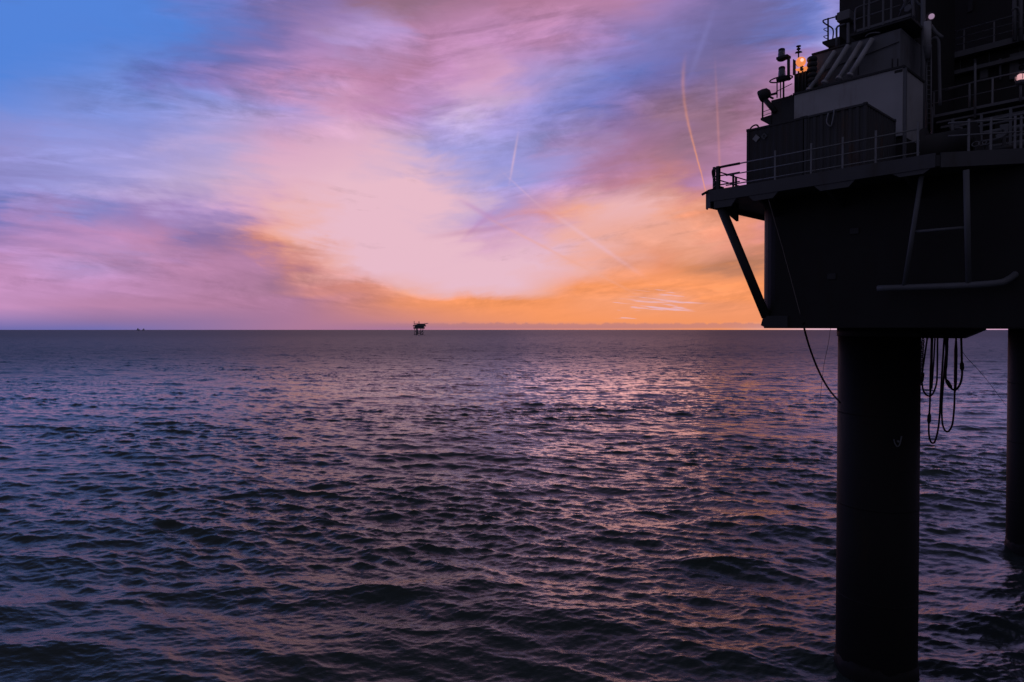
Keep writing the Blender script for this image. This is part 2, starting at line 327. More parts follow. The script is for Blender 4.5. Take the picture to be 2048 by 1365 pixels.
def build_sea():
    dense = np.radians(np.arange(-44, 44.001, 0.07))
    rest = np.radians(np.concatenate([np.arange(44.5, 60, 0.5), np.arange(60, 300, 3.0), np.arange(300, 315.9, 0.5)]))
    th = np.concatenate([dense, rest])
    r = [12.0]
    while r[-1] < 140: r.append(r[-1] * 1.003)
    while r[-1] < 5000: r.append(r[-1] * 1.0045)
    while r[-1] < 150000: r.append(r[-1] * 1.1)
    r = np.array(r)
    RR, TT = np.meshgrid(r, th, indexing='ij')
    X = (RR * np.sin(TT)).astype(np.float64); Y = (RR * np.cos(TT)).astype(np.float64)
    Zz = np.zeros_like(X); DX = np.zeros_like(X); DY = np.zeros_like(X)
    WIND = R(8)
    gx_ = np.zeros_like(X); rg = np.random.default_rng(5)
    for _ in range(14):      # gusts: patches of rougher and smoother water
        L_ = rg.uniform(14, 120); t_ = rg.normal(0, 0.5) + R(8); ph = rg.uniform(0, 6.28)
        gx_ += np.sin(2 * np.pi * (X * math.sin(t_) + Y * math.cos(t_)) / L_ + ph)
    gust = np.clip(1.05 + 0.085 * gx_, 0.65, 1.45)
    bands = [  # n, tile metres, shortest, longest, peak wave, rms slope, fade start, fade end, rotation
        (512, 613.0, 14.0, 80.0, 24.0, WIND + R(6), 0.042, 4400, 5000, 9.0, 4),
        (1024, 331.0, 4.0, 20.0, 7.5, WIND, 0.090, 3000, 5000, 0.0, 6),
        (1024, 127.0, 1.1, 4.2, 3.0, WIND + R(10), 0.160, 700, 2500, 17.0, 5),
        (1024, 37.0, 0.26, 1.1, 0.75, WIND - R(12), 0.19, 180, 600, -23.0, 4)]
    for q, (n, size, l0, l1, lp, wd, sl, f0, f1, rot, spr) in enumerate(bands):
        ca, sa = math.cos(R(rot)), math.sin(R(rot))
        tile = spectrum(n, size, l0, l1, lp, wd + R(rot), sl, 11 + q, spr)
        m = RR < f1 * 1.02
        x = X[m] * ca + Y[m] * sa; y = -X[m] * sa + Y[m] * ca
        h, cx, cy = sample(tile, size, x, y)
        f = fade(RR[m], f0, f1)
        if l1 < 10: f = f * gust[m]
        Zz[m] += h * f
        chop = 1.0
        DX[m] += (cx * ca - cy * sa) * f * chop; DY[m] += (cx * sa + cy * ca) * f * chop
    inner = np.clip((RR - 12) / 6, 0, 1)
    Zz *= inner; DX *= inner; DY *= inner
    X += DX; Y += DY
    nr, nth = X.shape
    co = np.empty((nr * nth + 1, 3), np.float32)
    co[:-1, 0] = X.ravel(); co[:-1, 1] = Y.ravel(); co[:-1, 2] = Zz.ravel(); co[-1] = 0
    i = np.arange(nr - 1)[:, None] * nth; j = np.arange(nth)[None, :]; j1 = (j + 1) % nth
    quads = np.stack([i + j, i + nth + j, i + nth + j1, i + j1], -1).reshape(-1, 4)[:, ::-1]
    jj = np.arange(nth); tris = np.stack([np.full(nth, nr * nth), (jj + 1) % nth, jj], -1)
    me = bpy.data.meshes.new('water')
    nq, ntr = len(quads), len(tris)
    me.vertices.add(len(co)); me.vertices.foreach_set('co', co.ravel())
    me.loops.add(nq * 4 + ntr * 3)
    me.loops.foreach_set('vertex_index', np.concatenate([quads.ravel(), tris.ravel()]).astype(np.int32))
    me.polygons.add(nq + ntr)
    st = np.concatenate([np.arange(nq) * 4, nq * 4 + np.arange(ntr) * 3]).astype(np.int32)
    me.polygons.foreach_set('loop_start', st)
    me.polygons.foreach_set('use_smooth', np.ones(nq + ntr, bool))
    # waves too small for the mesh at that distance become surface roughness
    rr = np.concatenate([RR.ravel(), [0]]).astype(np.float32)
    miss = (0.19 ** 2) * (1 - fade(rr, 180, 600)) + (0.160 ** 2) * (1 - fade(rr, 700, 2500)) + (0.085 ** 2) * (1 - fade(rr, 3000, 5000))
    alpha = np.sqrt(miss * 1.0 + 0.012 ** 2)
    att = me.attributes.new('ripple', 'FLOAT', 'POINT'); att.data.foreach_set('value', np.sqrt(alpha).astype(np.float32))
    me.update(); me.validate()
    o = bpy.data.objects.new('water', me); COL.objects.link(o); o['kind'] = 'structure'
    m, t, b = material('sea_water'); L = t.links.new; N = t.nodes.new
    b.inputs['Base Color'].default_value = (0.050, 0.068, 0.066, 1); b.inputs['Specular Tint'].default_value = (0.88, 0.96, 0.62, 1); b.inputs['IOR'].default_value = 1.333
    at = N('ShaderNodeAttribute'); at.attribute_name = 'ripple'; L(at.outputs['Fac'], b.inputs['Roughness'])
    g = N('ShaderNodeNewGeometry'); mp = N('ShaderNodeMapping'); mp.inputs['Scale'].default_value = (0.75, 1.25, 1); L(g.outputs['Position'], mp.inputs[0])
    n = N('ShaderNodeTexNoise'); n.inputs['Scale'].default_value = 5.0; n.inputs['Detail'].default_value = 4; n.inputs['Roughness'].default_value = 0.6; L(mp.outputs[0], n.inputs['Vector'])
    bp = N('ShaderNodeBump'); bp.inputs['Strength'].default_value = 0.45; bp.inputs['Distance'].default_value = 0.05
    L(n.outputs['Fac'], bp.inputs['Height']); L(bp.outputs[0], b.inputs['Normal'])
    me.materials.append(m)
build_sea()

# ------------------------------------------------------------------ platform frame: a = along its front, b = into it, z above eye level
ANG = R(-47)
P0 = Vector((8.74, 30.75, EYE))
ROT = Matrix.Rotation(ANG, 4, 'Z')
INV = Matrix.Rotation(-ANG, 3, 'Z')
CP, SPH = math.cos(PITCH), math.sin(PITCH)
def ray(px, py):
    x = (px - 1024) / FPX; y = -(py - 682.5) / FPX
    d = Vector((x, CP + y * SPH, y * CP - SPH))
    return INV @ d
CAML = INV @ (Vector((0, 0, EYE)) - P0)
def on_b(px, py, b):
    """Where the plane b = const of the platform is seen at that photo pixel."""
    d = ray(px, py); t = (b - CAML.y) / d.y; return CAML + d * t
def on_z(px, py, z):
    d = ray(px, py); t = (z - CAML.z) / d.z; return CAML + d * t
def on_a(px, py, a):
    d = ray(px, py); t = (a - CAML.x) / d.x; return CAML + d * t

# ------------------------------------------------------------------ mesh helpers
class MB:
    def __init__(s): s.bm = bmesh.new()
    def box(s, p0, p1, rot=None, pivot=None):
        lo = [min(a, b) for a, b in zip(p0, p1)]; hi = [max(a, b) for a, b in zip(p0, p1)]
        c = [(a + b) / 2 for a, b in zip(lo, hi)]; d = [max(b - a, 1e-3) for a, b in zip(lo, hi)]
        m = Matrix.Translation(c) @ (rot.to_4x4() if rot else Matrix()) @ Matrix.Diagonal((*d, 1))
        bmesh.ops.create_cube(s.bm, size=1, matrix=m); return s
    def prism(s, pts, d):
        """Closed outline pts (3-D, planar) pushed along vector d."""
        v0 = [s.bm.verts.new(p) for p in pts]; v1 = [s.bm.verts.new(Vector(p) + Vector(d)) for p in pts]
        n = len(pts)
        s.bm.faces.new(v0); s.bm.faces.new(v1[::-1])
        for i in range(n): s.bm.faces.new((v0[i], v1[i], v1[(i + 1) % n], v0[(i + 1) % n]))
        return s
    def tube(s, pts, r, seg=10, smooth=0, radii=None):
        P = [Vector(p) for p in pts]
        if smooth and len(P) > 2:
            Q = []
            for i in range(len(P) - 1):
                a, b, c, d = P[max(i - 1, 0)], P[i], P[i + 1], P[min(i + 2, len(P) - 1)]
                for k in range(smooth):
                    t = k / smooth
                    Q.append(0.5 * ((2 * b) + (c - a) * t + (2 * a - 5 * b + 4 * c - d) * t * t + (3 * b - a - 3 * c + d) * t ** 3))
            Q.append(P[-1]); P = Q
        rings = []; up = None
        for i, p in enumerate(P):
            t = (P[min(i + 1, len(P) - 1)] - P[max(i - 1, 0)]).normalized()
            if up is None:
                up = Vector((0, 0, 1)) if abs(t.z) < 0.9 else Vector((1, 0, 0))
            up = (up - t * up.dot(t)).normalized(); w = t.cross(up)
            rr = radii[i] if radii and len(radii) == len(P) else r
            rings.append([s.bm.verts.new(p + (up * math.cos(2 * math.pi * k / seg) + w * math.sin(2 * math.pi * k / seg)) * rr) for k in range(seg)])
        for A_, B_ in zip(rings[:-1], rings[1:]):
            for k in range(seg):
                f = s.bm.faces.new((A_[k], A_[(k + 1) % seg], B_[(k + 1) % seg], B_[k])); f.smooth = seg > 6
        s.bm.faces.new(rings[0][::-1]); s.bm.faces.new(rings[-1]); return s
    def lathe(s, base, prof, seg=16, axis=None):
        """prof: (radius, distance along axis) pairs turned about an axis through base."""
        ax = Vector(axis or (0, 0, 1)).normalized()
        u = ax.orthogonal().normalized(); w = ax.cross(u); base = Vector(base)
        rings = [[s.bm.verts.new(base + ax * h + (u * math.cos(2 * math.pi * k / seg) + w * math.sin(2 * math.pi * k / seg)) * max(r, 1e-3)) for k in range(seg)] for r, h in prof]
        for A_, B_ in zip(rings[:-1], rings[1:]):
            for k in range(seg):
                f = s.bm.faces.new((A_[k], A_[(k + 1) % seg], B_[(k + 1) % seg], B_[k])); f.smooth = True
        s.bm.faces.new(rings[0][::-1]); s.bm.faces.new(rings[-1]); return s
    def build(s, name, mat, parent=None, origin=(0, 0, 0), bevel=0.0):
        bmesh.ops.translate(s.bm, verts=s.bm.verts, vec=-Vector(origin))
        bmesh.ops.recalc_face_normals(s.bm, faces=s.bm.faces)
        me = bpy.data.meshes.new(name); s.bm.to_mesh(me); s.bm.free()
        me.materials.append(mat)
        o = bpy.data.objects.new(name, me); COL.objects.link(o)
        if parent: o.parent = parent
        if bevel:
            bv = o.modifiers.new('bevel', 'BEVEL'); bv.width = bevel; bv.segments = 2; bv.limit_method = 'ANGLE'
        return o
def tag(o, label, cat, group=None, kind=None):
    if label: o['label'] = label
    if cat: o['category'] = cat
    if group: o['group'] = group
    if kind: o['kind'] = kind
    return o
def place(o, at):
    o.location = P0 + (ROT.to_3x3() @ Vector(at)); o.rotation_euler = (0, 0, ANG); return o
class Thing:
    """A top-level thing at a point of the platform frame; its parts are given in frame coordinates."""
    def __init__(s, name, at, label, cat, group=None):
        s.at = Vector(at); s.root = bpy.data.objects.new(name, None); COL.objects.link(s.root)
        s.root.empty_display_size = 0.3
        place(s.root, s.at); tag(s.root, label, cat, group)
    def part(s, name, mb, mat, parent=None, bevel=0.0, label=None):
        o = mb.build(name, mat, parent or s.root, s.at, bevel)
        if label: o['label'] = label
        return o
def single(name, mb, mat, at, label, cat, group=None, bevel=0.0):
    o = mb.build(name, mat, None, at, bevel); place(o, at); return tag(o, label, cat, group)
V = Vector

ZT = 6.2                       # walking deck above eye level
ZB = ZT - 0.45                 # its underside
HB = 0.07                      # hull bottom: just above eye level
HF, HL = 1.8, 1.36             # hull front and hull end, behind the overhanging deck edge

# ------------------------------------------------------------------ the platform itself
plat = Thing('offshore_platform', (8, 18, -EYE), 'near dark offshore platform on thick round legs filling the right side', 'oil platform')
def hull_outline():
    r = 1.2; pts = []
    for k in range(9):
        t = k / 8 * math.pi / 2
        pts.append((HL + r - r * math.cos(t), HF + r - r * math.sin(t)))
    pts += [(17.0, HF), (17.0, 39.0), (HL, 39.0)]
    return pts
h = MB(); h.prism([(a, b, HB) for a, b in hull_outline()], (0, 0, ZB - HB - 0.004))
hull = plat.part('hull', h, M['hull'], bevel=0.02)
for f in hull.data.polygons: f.use_smooth = False
# deck plate with its front edge bending back on the right
bend = on_b(1872, 312, 0).x
DE = [(0.20, 0.0), (bend, 0.0), (bend + 0.835 * 4, 0.55 * 4), (17.0, 0.55 * 4), (17.0, 39.6), (-0.17, 39.6), (-0.17, 0.35), (-0.07, 0.1)]
d = MB(); d.prism([(a, b, ZB) for a, b in DE], (0, 0, 0.40)); plat.part('deck_plate', d, M['dark'])
e = MB()
def edge_strip(mb, p, q, z0, z1, out=0.03, th=0.06):
    p, q = V((*p, 0)), V((*q, 0)); t = (q - p).normalized(); n = V((t.y, -t.x, 0))
    mb.prism([(p + n * out) + V((0, 0, z0)), (q + n * out) + V((0, 0, z0)), (q + n * out) + V((0, 0, z1)), (p + n * out) + V((0, 0, z1))], -n * th)
edge_strip(e, (0.20, 0), (bend - 0.02, 0), ZB - 0.03, ZT + 0.02)
edge_strip(e, (bend + 0.12, 0.08), (bend + 0.835 * 4, 0.55 * 4), ZB - 0.05, ZT + 0.02)
edge_strip(e, (-0.07, 0.1), (0.20, 0.0), ZB - 0.30, ZT + 0.02)
edge_strip(e, (-0.17, 0.35), (-0.07, 0.1), ZB - 0.30, ZT + 0.02)
edge_strip(e, (-0.17, 39.6), (-0.17, 0.35), ZB - 0.05, ZT + 0.02)
edge = plat.part('deck_edge', e, M['deck_edge'])
et = MB(); et.tube([(-0.17, 0.4, ZB - 0.12), (-0.17, 20, ZB - 0.12)], 0.10); plat.part('edge_pipe', et, M['deck_edge'], edge)
for x0, x1, dr in ((1447, 1452, 0.32), (1507, 1545, 0.24), (1640, 1696, 0.24), (1798, 1846, 0.16)):
    a0, a1 = on_b(x0, 390, 0).x, on_b(x1, 380, 0).x
    if x0 == 1447: a0, a1 = 0.36, on_b(1462, 390, 0).x
    br = MB(); br.prism([(a0 - 0.25 if x0 != 1447 else a0, 0.0, ZB - 0.031), (a1 + 0.25, 0.0, ZB - 0.031), (a1, 0.0, ZB - 0.03 - dr), (a0, 0.0, ZB - 0.03 - dr)], (0, 0.05, 0))
    plat.part('bracket', br, M['deck_edge'])
    rib = MB(); rib.prism([(a0 + 0.1, 0.06, ZB - 0.004), (a0 + 0.1, HF - 0.01, ZB - 0.004), (a0 + 0.1, HF - 0.01, ZB - 0.75), (a0 + 0.1, 0.06, ZB - 0.2)], (0.12, 0, 0))
    plat.part('bracket', rib, M['dark'])
# under-deck ribs are drawn by the brackets; corner brace from deck corner to hull foot
top = on_b(1443, 418, 0.3); foot = on_b(1532, 634, 1.9)
br = MB(); br.tube([top, foot], 0.20, 16)
brace = plat.part('diagonal_brace', br, M['dark'])
fp = MB(); f0 = on_b(1522, 656, 1.75)
fp.prism([on_b(1526, 632, 1.72), on_b(1521, 651, 1.72), on_b(1530, 656, 1.72), on_b(1575, 656.5, 1.72), on_b(1575, 632, 1.72)], (0, 0.25, 0))
plat.part('foot_plate', fp, M['dark'], brace, bevel=0.02)
# legs
def leg(ac, bc, r):
    m = MB(); m.lathe((ac, bc, -EYE - 8), [(r, 0), (r, EYE + 8 + HB + 0.2)], 48)
    o = plat.part('leg', m, M['leg'])
    for z in (-12.5, -8.2, -3.9):
        w = MB(); w.lathe((ac, bc, z), [(r - 0.01, 0), (r + 0.012, 0.01), (r + 0.012, 0.07), (r - 0.01, 0.08)], 48); plat.part('weld_band', w, M['leg'], o)
    w = MB(); rng = random.Random(int(ac * 10)); zs = [-EYE - 2.0, -EYE - 0.5, -EYE + 0.25, -EYE + 0.6]
    w.lathe((ac, bc, 0), [(r - 0.01, zs[0]), (r + 0.05, zs[1]), (r + 0.04, zs[2]), (r - 0.01, zs[3])], 48)
    for v_ in w.bm.verts:
        v_.co.z += rng.uniform(-0.12, 0.12); f_ = rng.uniform(0.992, 1.02); v_.co.x = ac + (v_.co.x - ac) * f_; v_.co.y = bc + (v_.co.y - bc) * f_
    plat.part('marine_growth', w, M['leg'], o)
    return o
LC = V((17.18, 32.0, EYE)); LCl = INV @ (LC - P0)
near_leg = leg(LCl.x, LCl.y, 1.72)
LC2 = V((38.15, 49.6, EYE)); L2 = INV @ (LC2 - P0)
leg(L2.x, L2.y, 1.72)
# small pale tag on the near leg facing the viewer
q = CAML + ray(1795, 883) * 30.2
oa, ob = q.x - CAML.x, q.y - CAML.y
dl = math.hypot(LCl.x - CAML.x, LCl.y - CAML.y)
dn = ray(1795, 883); dn = dn / math.hypot(dn.x, dn.y)
tt = dn.x * (LCl.x - CAML.x) + dn.y * (LCl.y - CAML.y)
hit = CAML + dn * (tt - math.sqrt(max(0.01, 1.72 ** 2 - (dl ** 2 - tt ** 2))))
nrm = V((hit.x - LCl.x, hit.y - LCl.y, 0)).normalized(); sid = V((-nrm.y, nrm.x, 0))
m = MB(); m.tube([hit + sid * 0.14 * sg + nrm * 0.06 + V((0, 0, zz)) for sg, zz in ((-1.4, 0.10), (-1.1, -0.08), (-0.4, -0.22), (0.3, -0.16), (0.7, 0.02), (1.0, 0.24))], 0.03, 8, 4)
m.tube([hit - nrm * 0.05, hit + nrm * 0.08], 0.05, 8); plat.part('mooring_eye', m, M['frame'], near_leg)
# collar where the near leg enters the hull
c = MB(); c.lathe((LCl.x, LCl.y, HB - 0.38), [(1.73, 0), (1.77, 0.03), (1.77, 0.37), (1.73, 0.375)], 48); plat.part('leg_collar', c, M['black'], near_leg)
# beam under the hull that carries the hoses
p_end = on_b(1967, 662, 8.0); zb = on_b(1900, 677, 8.0).z
bm_ = MB(); bm_.prism([(LCl.x, 7.6, HB - 0.002), (p_end.x, 7.6, HB - 0.002), (p_end.x + 0.02, 7.6, HB - 0.08), (p_end.x - 0.75, 7.6, zb), (LCl.x, 7.6, zb)], (0, 0.8, 0))
plat.part('hose_beam', bm_, M['black'])
# tubular fender frame on the hull front
FB = 1.15
t0, t1, t2 = on_b(1755, 577, FB), on_b(1900, 572.5, FB), on_b(1990, 567, FB)
ft = MB(); ft.tube([t0, t1, t2, on_b(2015, 560, FB + 0.25), on_b(2032, 548, HF + 0.1)], 0.115, 14, 5)
fender = plat.part('fender_tube', ft, M['frame'])
pl = MB(); pl.tube([on_b(1808, 574, FB), on_b(1843, 352, 0.35)], 0.085, 12); plat.part('fender_post', pl, M['frame'], fender)
pr = MB(); pr.tube([on_b(1937, 569, FB), on_b(1932, 340, 0.35)], 0.10, 12); plat.part('fender_post', pr, M['frame'], fender)
cb = MB(); cb.tube([on_b(1826, 464, 0.78), on_b(1934, 455, 0.75)], 0.05, 10); plat.part('fender_crossbar', cb, M['frame'], fender)
# pad-eyes and plates on the hull front, hardly seen in the dark
for x, y in ((1700, 470), (1655, 560)):
    p = on_b(x, y, HF); m = MB(); m.box((p.x, HF - 0.05, p.z), (p.x + 0.35, HF + 0.05, p.z + 0.25)); plat.part('pad_eye', m, M['dark'], bevel=0.02)

# ------------------------------------------------------------------ railings
def rail_run(th, pts, heights, posts, r=0.026, pr=0.034, extra=0.25, mat='rail'):
    """Rails through pts (deck points) and posts where given."""
    for hh in heights:
        m = MB(); m.tube([V(p) + V((0, 0, hh)) for p in pts], r if hh != heights[0] else r * 1.15, 8); th.part('rail', m, M[mat])
    for p in posts:
        m = MB(); m.box((p[0] - pr, p[1] - pr * 0.7, p[2] - 0.12), (p[0] + pr, p[1] + pr * 0.7, p[2] + heights[0] + extra)); th.part('post', m, M[mat])
RB = 0.08
gr = Thing('guard_rail', (4.5, RB, ZT), 'long three-bar guard rail with tall posts along the front edge of the lowest deck', 'railing')
posts = [on_b(x, 350, RB).x for x in (1550, 1622, 1685, 1751, 1835)]
rail_run(gr, [(0.9, RB, ZT), (posts[-1] + 0.05, RB, ZT)], (1.0, 0.58, 0.15), [(a, RB, ZT) for a in posts])
ge = Thing('guard_rail', (0.15, 1.2, ZT), 'heavy curved corner rail around the outer left tip of the lowest deck', 'railing')
m = MB(); m.tube([(1.55, RB, ZT + 1.0), (0.75, RB, ZT + 1.0), (0.32, RB + 0.05, ZT + 0.98), (0.12, 0.30, ZT + 0.9), (0.07, 0.5, ZT + 0.55), (0.07, 0.55, ZT)], 0.055, 10, 5); ge.part('rail', m, M['dark'])
for hh in (0.62, 0.22):
    m = MB(); m.tube([(1.55, RB, ZT + hh), (0.40, RB, ZT + hh), (0.12, 0.35, ZT + hh), (0.09, 4.5, ZT + hh)], 0.03, 8); ge.part('rail', m, M['dark'])
m = MB(); m.tube([(0.1, 0.6, ZT + 1.0), (0.1, 4.6, ZT + 1.0)], 0.03, 8); ge.part('rail', m, M['dark'])
for a, b, hh, w in ((0.52, RB, 1.05, 0.075), (0.10, 0.45, 1.15, 0.045), (0.1, 2.4, 1.0, 0.04), (0.1, 4.4, 1.0, 0.04), (1.25, RB, 0.62, 0.035)):
    m = MB(); m.box((a - w, b - w, ZT - 0.1), (a + w, b + w, ZT + hh)); ge.part('post', m, M['dark'])
gr2 = Thing('guard_rail', (bend + 1.6, 1.1, ZT), 'guard rail posts on the bent right end of the lowest deck', 'railing')
def bendpt(x):
    # point on the bent edge seen at photo column x
    best = None
    for k in range(400):
        s_ = k * 0.01; p = V((bend + 0.835 * s_, 0.55 * s_ + 0.05, ZT)); dd = p - CAML; w = ROT.to_3x3() @ dd
        e_ = abs(1024 + FPX * w.x / w.y - x)
        if best is None or e_ < best[0]: best = (e_, p)
    return best[1]
rail_run(gr2, [bendpt(1892), bendpt(2060)], (1.05, 0.6), [bendpt(x) for x in (1933, 1977, 2025, 2037)], extra=0.1)
# spar poking out at the deck tip
sp_ = MB(); sp_.tube([on_b(1404, 390, -0.15), on_b(1418, 382, 0.1), on_b(1434, 378, 0.25)], 0.055, 10); 
single('outrigger_spar', sp_, M['dark'], on_b(1418, 382, 0.1), 'short dark spar poking out past the outer left deck tip', 'spar')
nav = Thing('deck_lamp', (0.25, 0.35, ZT), 'small dark lamp cluster at the foot of the curved corner rail', 'lamp')
m = MB(); m.lathe((0.25, 0.35, ZT), [(0.13, 0), (0.13, 0.12), (0.07, 0.16), (0.07, 0.3), (0.1, 0.32), (0.1, 0.45), (0.04, 0.5)], 14); nav.part('lamp_body', m, M['dark'])
m = MB(); m.box((0.36, 0.15, ZT), (0.6, 0.45, ZT + 0.18)); nav.part('junction_box', m, M['dark'], bevel=0.01)

# ------------------------------------------------------------------ containers on the deck
CB, CD = 1.0, 2.55
c_l, c_m, c_r = on_b(1493, 262, CB).x, on_b(1607, 232, CB).x, on_b(1733, 205, CB).x
CT = on_b(1493, 260, CB).z
def container(a0, a1, b0, b1, mat, label, corr=0.0):
    t = Thing('container', ((a0 + a1) / 2, (b0 + b1) / 2, ZT), label, 'container', 'containers on the deck')
    z0, z1 = ZT + 0.02, CT
    m = MB()
    # corrugated walls between corner posts
    per = 0.28; dp = corr
    def wave(length):
        n = max(1, int(length / per)); out = []
        for k in range(n):
            s0 = k * length / n; w = length / n
            out += [(s0, 0), (s0 + w * 0.3, 0), (s0 + w * 0.45, dp), (s0 + w * 0.8, dp), (s0 + w * 0.95, 0)]
        return out + [(length, 0)]
    ring = [(a0 + 0.1 + s_, b0 + 0.03 + o_) for s_, o_ in wave(a1 - a0 - 0.2)]
    ring += [(a1 - 0.03 - o_, b0 + 0.1 + s_) for s_, o_ in wave(b1 - b0 - 0.2)]
    ring += [(a1 - 0.1, b1 - 0.03), (a0 + 0.1, b1 - 0.03), (a0 + 0.03, b1 - 0.1), (a0 + 0.03, b0 + 0.1)]
    m.prism([(a, b, z0 + 0.05) for a, b in ring], (0, 0, z1 - z0 - 0.1)); t.part('body', m, mat)
    for a in (a0, a1 - 0.12):
        for b in (b0, b1 - 0.12):
            m = MB(); m.box((a, b, z0 + 0.1), (a + 0.12, b + 0.12, z1 - 0.1)); t.part('corner_post', m, mat, bevel=0.01)
            for z in (z0, z1 - 0.10):
                m = MB(); m.box((a - 0.015, b - 0.015, z), (a + 0.135, b + 0.135, z + 0.12)); t.part('corner_casting', m, M['dark'], bevel=0.015)
    for z in (z0, z1 - 0.09):
        for (x0, y0, x1, y1) in ((a0 + 0.12, b0 + 0.005, a1 - 0.12, b0 + 0.08), (a1 - 0.08, b0 + 0.12, a1 - 0.005, b1 - 0.12)):
            m = MB(); m.box((x0, y0, z), (x1, y1, z + 0.09)); t.part('side_rail', m, mat, bevel=0.008)
    return t
cA = container(c_l, c_m - 0.02, CB, CB + CD, M['container_dark'], 'flat-sided dark container with two diamond placards at the outer end of the deck', 0.012)
for x, y, mt, s_ in ((1512, 277, 'placard', 0.17), (1528, 273, 'placard_dark', 0.15)):
    p = on_b(x, y, CB - 0.005); m = MB()
    m.prism([(p.x, CB - 0.012, p.z - s_), (p.x + s_, CB - 0.012, p.z), (p.x, CB - 0.012, p.z + s_), (p.x - s_, CB - 0.012, p.z)], (0, 0.02, 0))
    pk = cA.part('placard', m, M[mt], label='pale diamond placard' if mt == 'placard' else 'faded dark diamond placard')
    if mt == 'placard_dark':
        m = MB(); m.lathe((p.x, CB - 0.013, p.z + 0.02), [(0.05, 0), (0.05, -0.004)], 12, (0, 1, 0)); m.box((p.x - 0.06, CB - 0.017, p.z - 0.07), (p.x + 0.06, CB - 0.013, p.z - 0.055)); cA.part('symbol', m, M['mark'], pk)
cBx = container(c_m + 0.02, c_r, CB, CB + 3.3, M['container'], 'rust-streaked corrugated container right of the placarded container', 0.045)
# lifting shackle on the right container and hoop of hose on the left one
p = on_b(1662, 226, CB - 0.03)
m = MB(); m.tube([(p.x - 0.1, CB - 0.05, p.z), (p.x - 0.16, CB - 0.05, p.z - 0.35), (p.x, CB - 0.05, p.z - 0.55), (p.x + 0.08, CB - 0.05, p.z - 0.3), (p.x + 0.14, CB - 0.05, p.z + 0.12)], 0.03, 8, 4); cBx.part('lifting_shackle', m, M['rail'])
hoop = MB(); hoop.tube([on_b(x, y, CB + 0.4) for x, y in ((1499, 261), (1503, 255), (1509, 251), (1514, 251), (1517, 255), (1518, 259))], 0.035, 8, 4)
single('lifting_hoop', hoop, M['rubber'], on_b(1508, 259, CB + 0.4), 'thin bent hoop on the roof of the placarded container', 'hoop')

# ------------------------------------------------------------------ pale cabin above the containers
KB = 5.2
def pz(x, y, b): return on_b(x, y, b).z
k_r = on_b(1806, 134, KB).x; k_l = on_b(1588, 193, KB).x; k_z = (pz(1806, 134, KB) + pz(1600, 189, KB)) / 2
k_back = on_a(1848, 150, k_r).y
cab = Thing('deck_cabin', ((k_l + k_r) / 2, KB + 2, ZT), 'big pale plain-walled cabin standing behind the containers', 'cabin')
m = MB(); m.box((k_l, KB, ZT + 2.2), (k_r, k_back, k_z)); cab.part('wall', m, M['pale'], bevel=0.02)
m = MB(); m.box((k_l - 0.04, KB - 0.05, k_z), (k_r + 0.06, k_back + 0.05, k_z + 0.09)); cab.part('roof', m, M['dark'])
m = MB(); m.box((k_l, KB + 0.15, ZT), (k_r, k_back - 0.15, ZT + 2.2)); cab.part('base_frame', m, M['black'])
m = MB(); m.box((k_r + 0.003, KB + 0.02, ZT + 1.0), (k_r + 0.12, KB + 0.14, k_z - 0.02)); cab.part('corner_post', m, M['grey'])
p = on_b(1797, 143, KB); m = MB(); m.box((p.x - 0.16, KB - 0.01, p.z - 0.06), (p.x + 0.16, KB + 0.02, p.z + 0.06)); cab.part('vent', m, M['black'])
# dark end block and lattice landing at its left end
e_l, e_r = on_b(1541, 205, KB).x, k_l - 0.01
ez0 = pz(1541, 250, KB); ez1 = pz(1560, 196, KB)
lan = Thing('lantern_landing', ((e_l + e_r) / 2, KB + 0.8, ZT), 'dark landing with open side frame at the outer end of the pale cabin', 'platform')
m = MB(); m.box((e_l, KB + 0.05, ez0), (e_r, KB + 2.2, ez1)); lan.part('end_block', m, M['dark'], bevel=0.02)
m = MB(); m.box((e_l + 0.1, KB + 0.6, ZT + 0.1), (e_r, KB + 2.0, ez0 - 0.002)); lan.part('pedestal', m, M['black'])
pf0, pf1 = on_b(1521, 240, KB), on_b(1541, 250, KB)
m = MB(); m.prism([(pf0.x, KB, pf0.z + 0.08), (pf0.x, KB, pf0.z - 0.02), (e_l + 0.02, KB, pf1.z - 0.05), (e_l + 0.02, KB, pf0.z + 0.12)], (0, 1.6, 0)); lan.part('grating', m, M['black'])
tl = on_b(1524, 194, KB)
for b in (KB + 0.05, KB + 1.5):
    m = MB(); m.tube([(pf0.x + 0.08, b, pf0.z), (pf0.x + 0.08, b, tl.z)], 0.045, 8); lan.part('post', m, M['dark'])
m = MB(); m.tube([(pf0.x + 0.08, KB + 0.05, tl.z), (e_l + 0.25, KB + 0.05, pf0.z + 0.2)], 0.13, 8); lan.part('strut', m, M['dark'])
m = MB(); m.tube([(pf0.x + 0.08, KB + 0.05, tl.z), (e_l + 0.3, KB + 0.05, tl.z)], 0.06, 8); lan.part('rail', m, M['dark'])
for q in (0.33, 0.16):
    m = MB(); z_ = pf0.z + q * (tl.z - pf0.z); m.tube([(pf0.x + 0.08, KB + 0.05, z_), (e_l, KB + 0.05, z_ + 0.05)], 0.015, 6); lan.part('rail', m, M['dark'])
# horn floodlight
hp = on_b(1529, 190, KB + 0.1)
hl = Thing('floodlight', hp, 'dark drum floodlight hanging off the outer corner of the lantern landing', 'floodlight')
m = MB(); m.lathe(hp + V((0.30, 0, 0.08)), [(0.10, 0), (0.24, 0.10), (0.29, 0.30), (0.30, 0.52), (0.26, 0.56)], 16, (-1, -0.2, -0.32)); hl.part('lamp_housing', m, M['dark'])
m = MB(); m.tube([hp + V((0.1, 0, -0.05)), hp + V((0.45, 0, -0.3))], 0.05, 8); hl.part('mount', m, M['dark'])

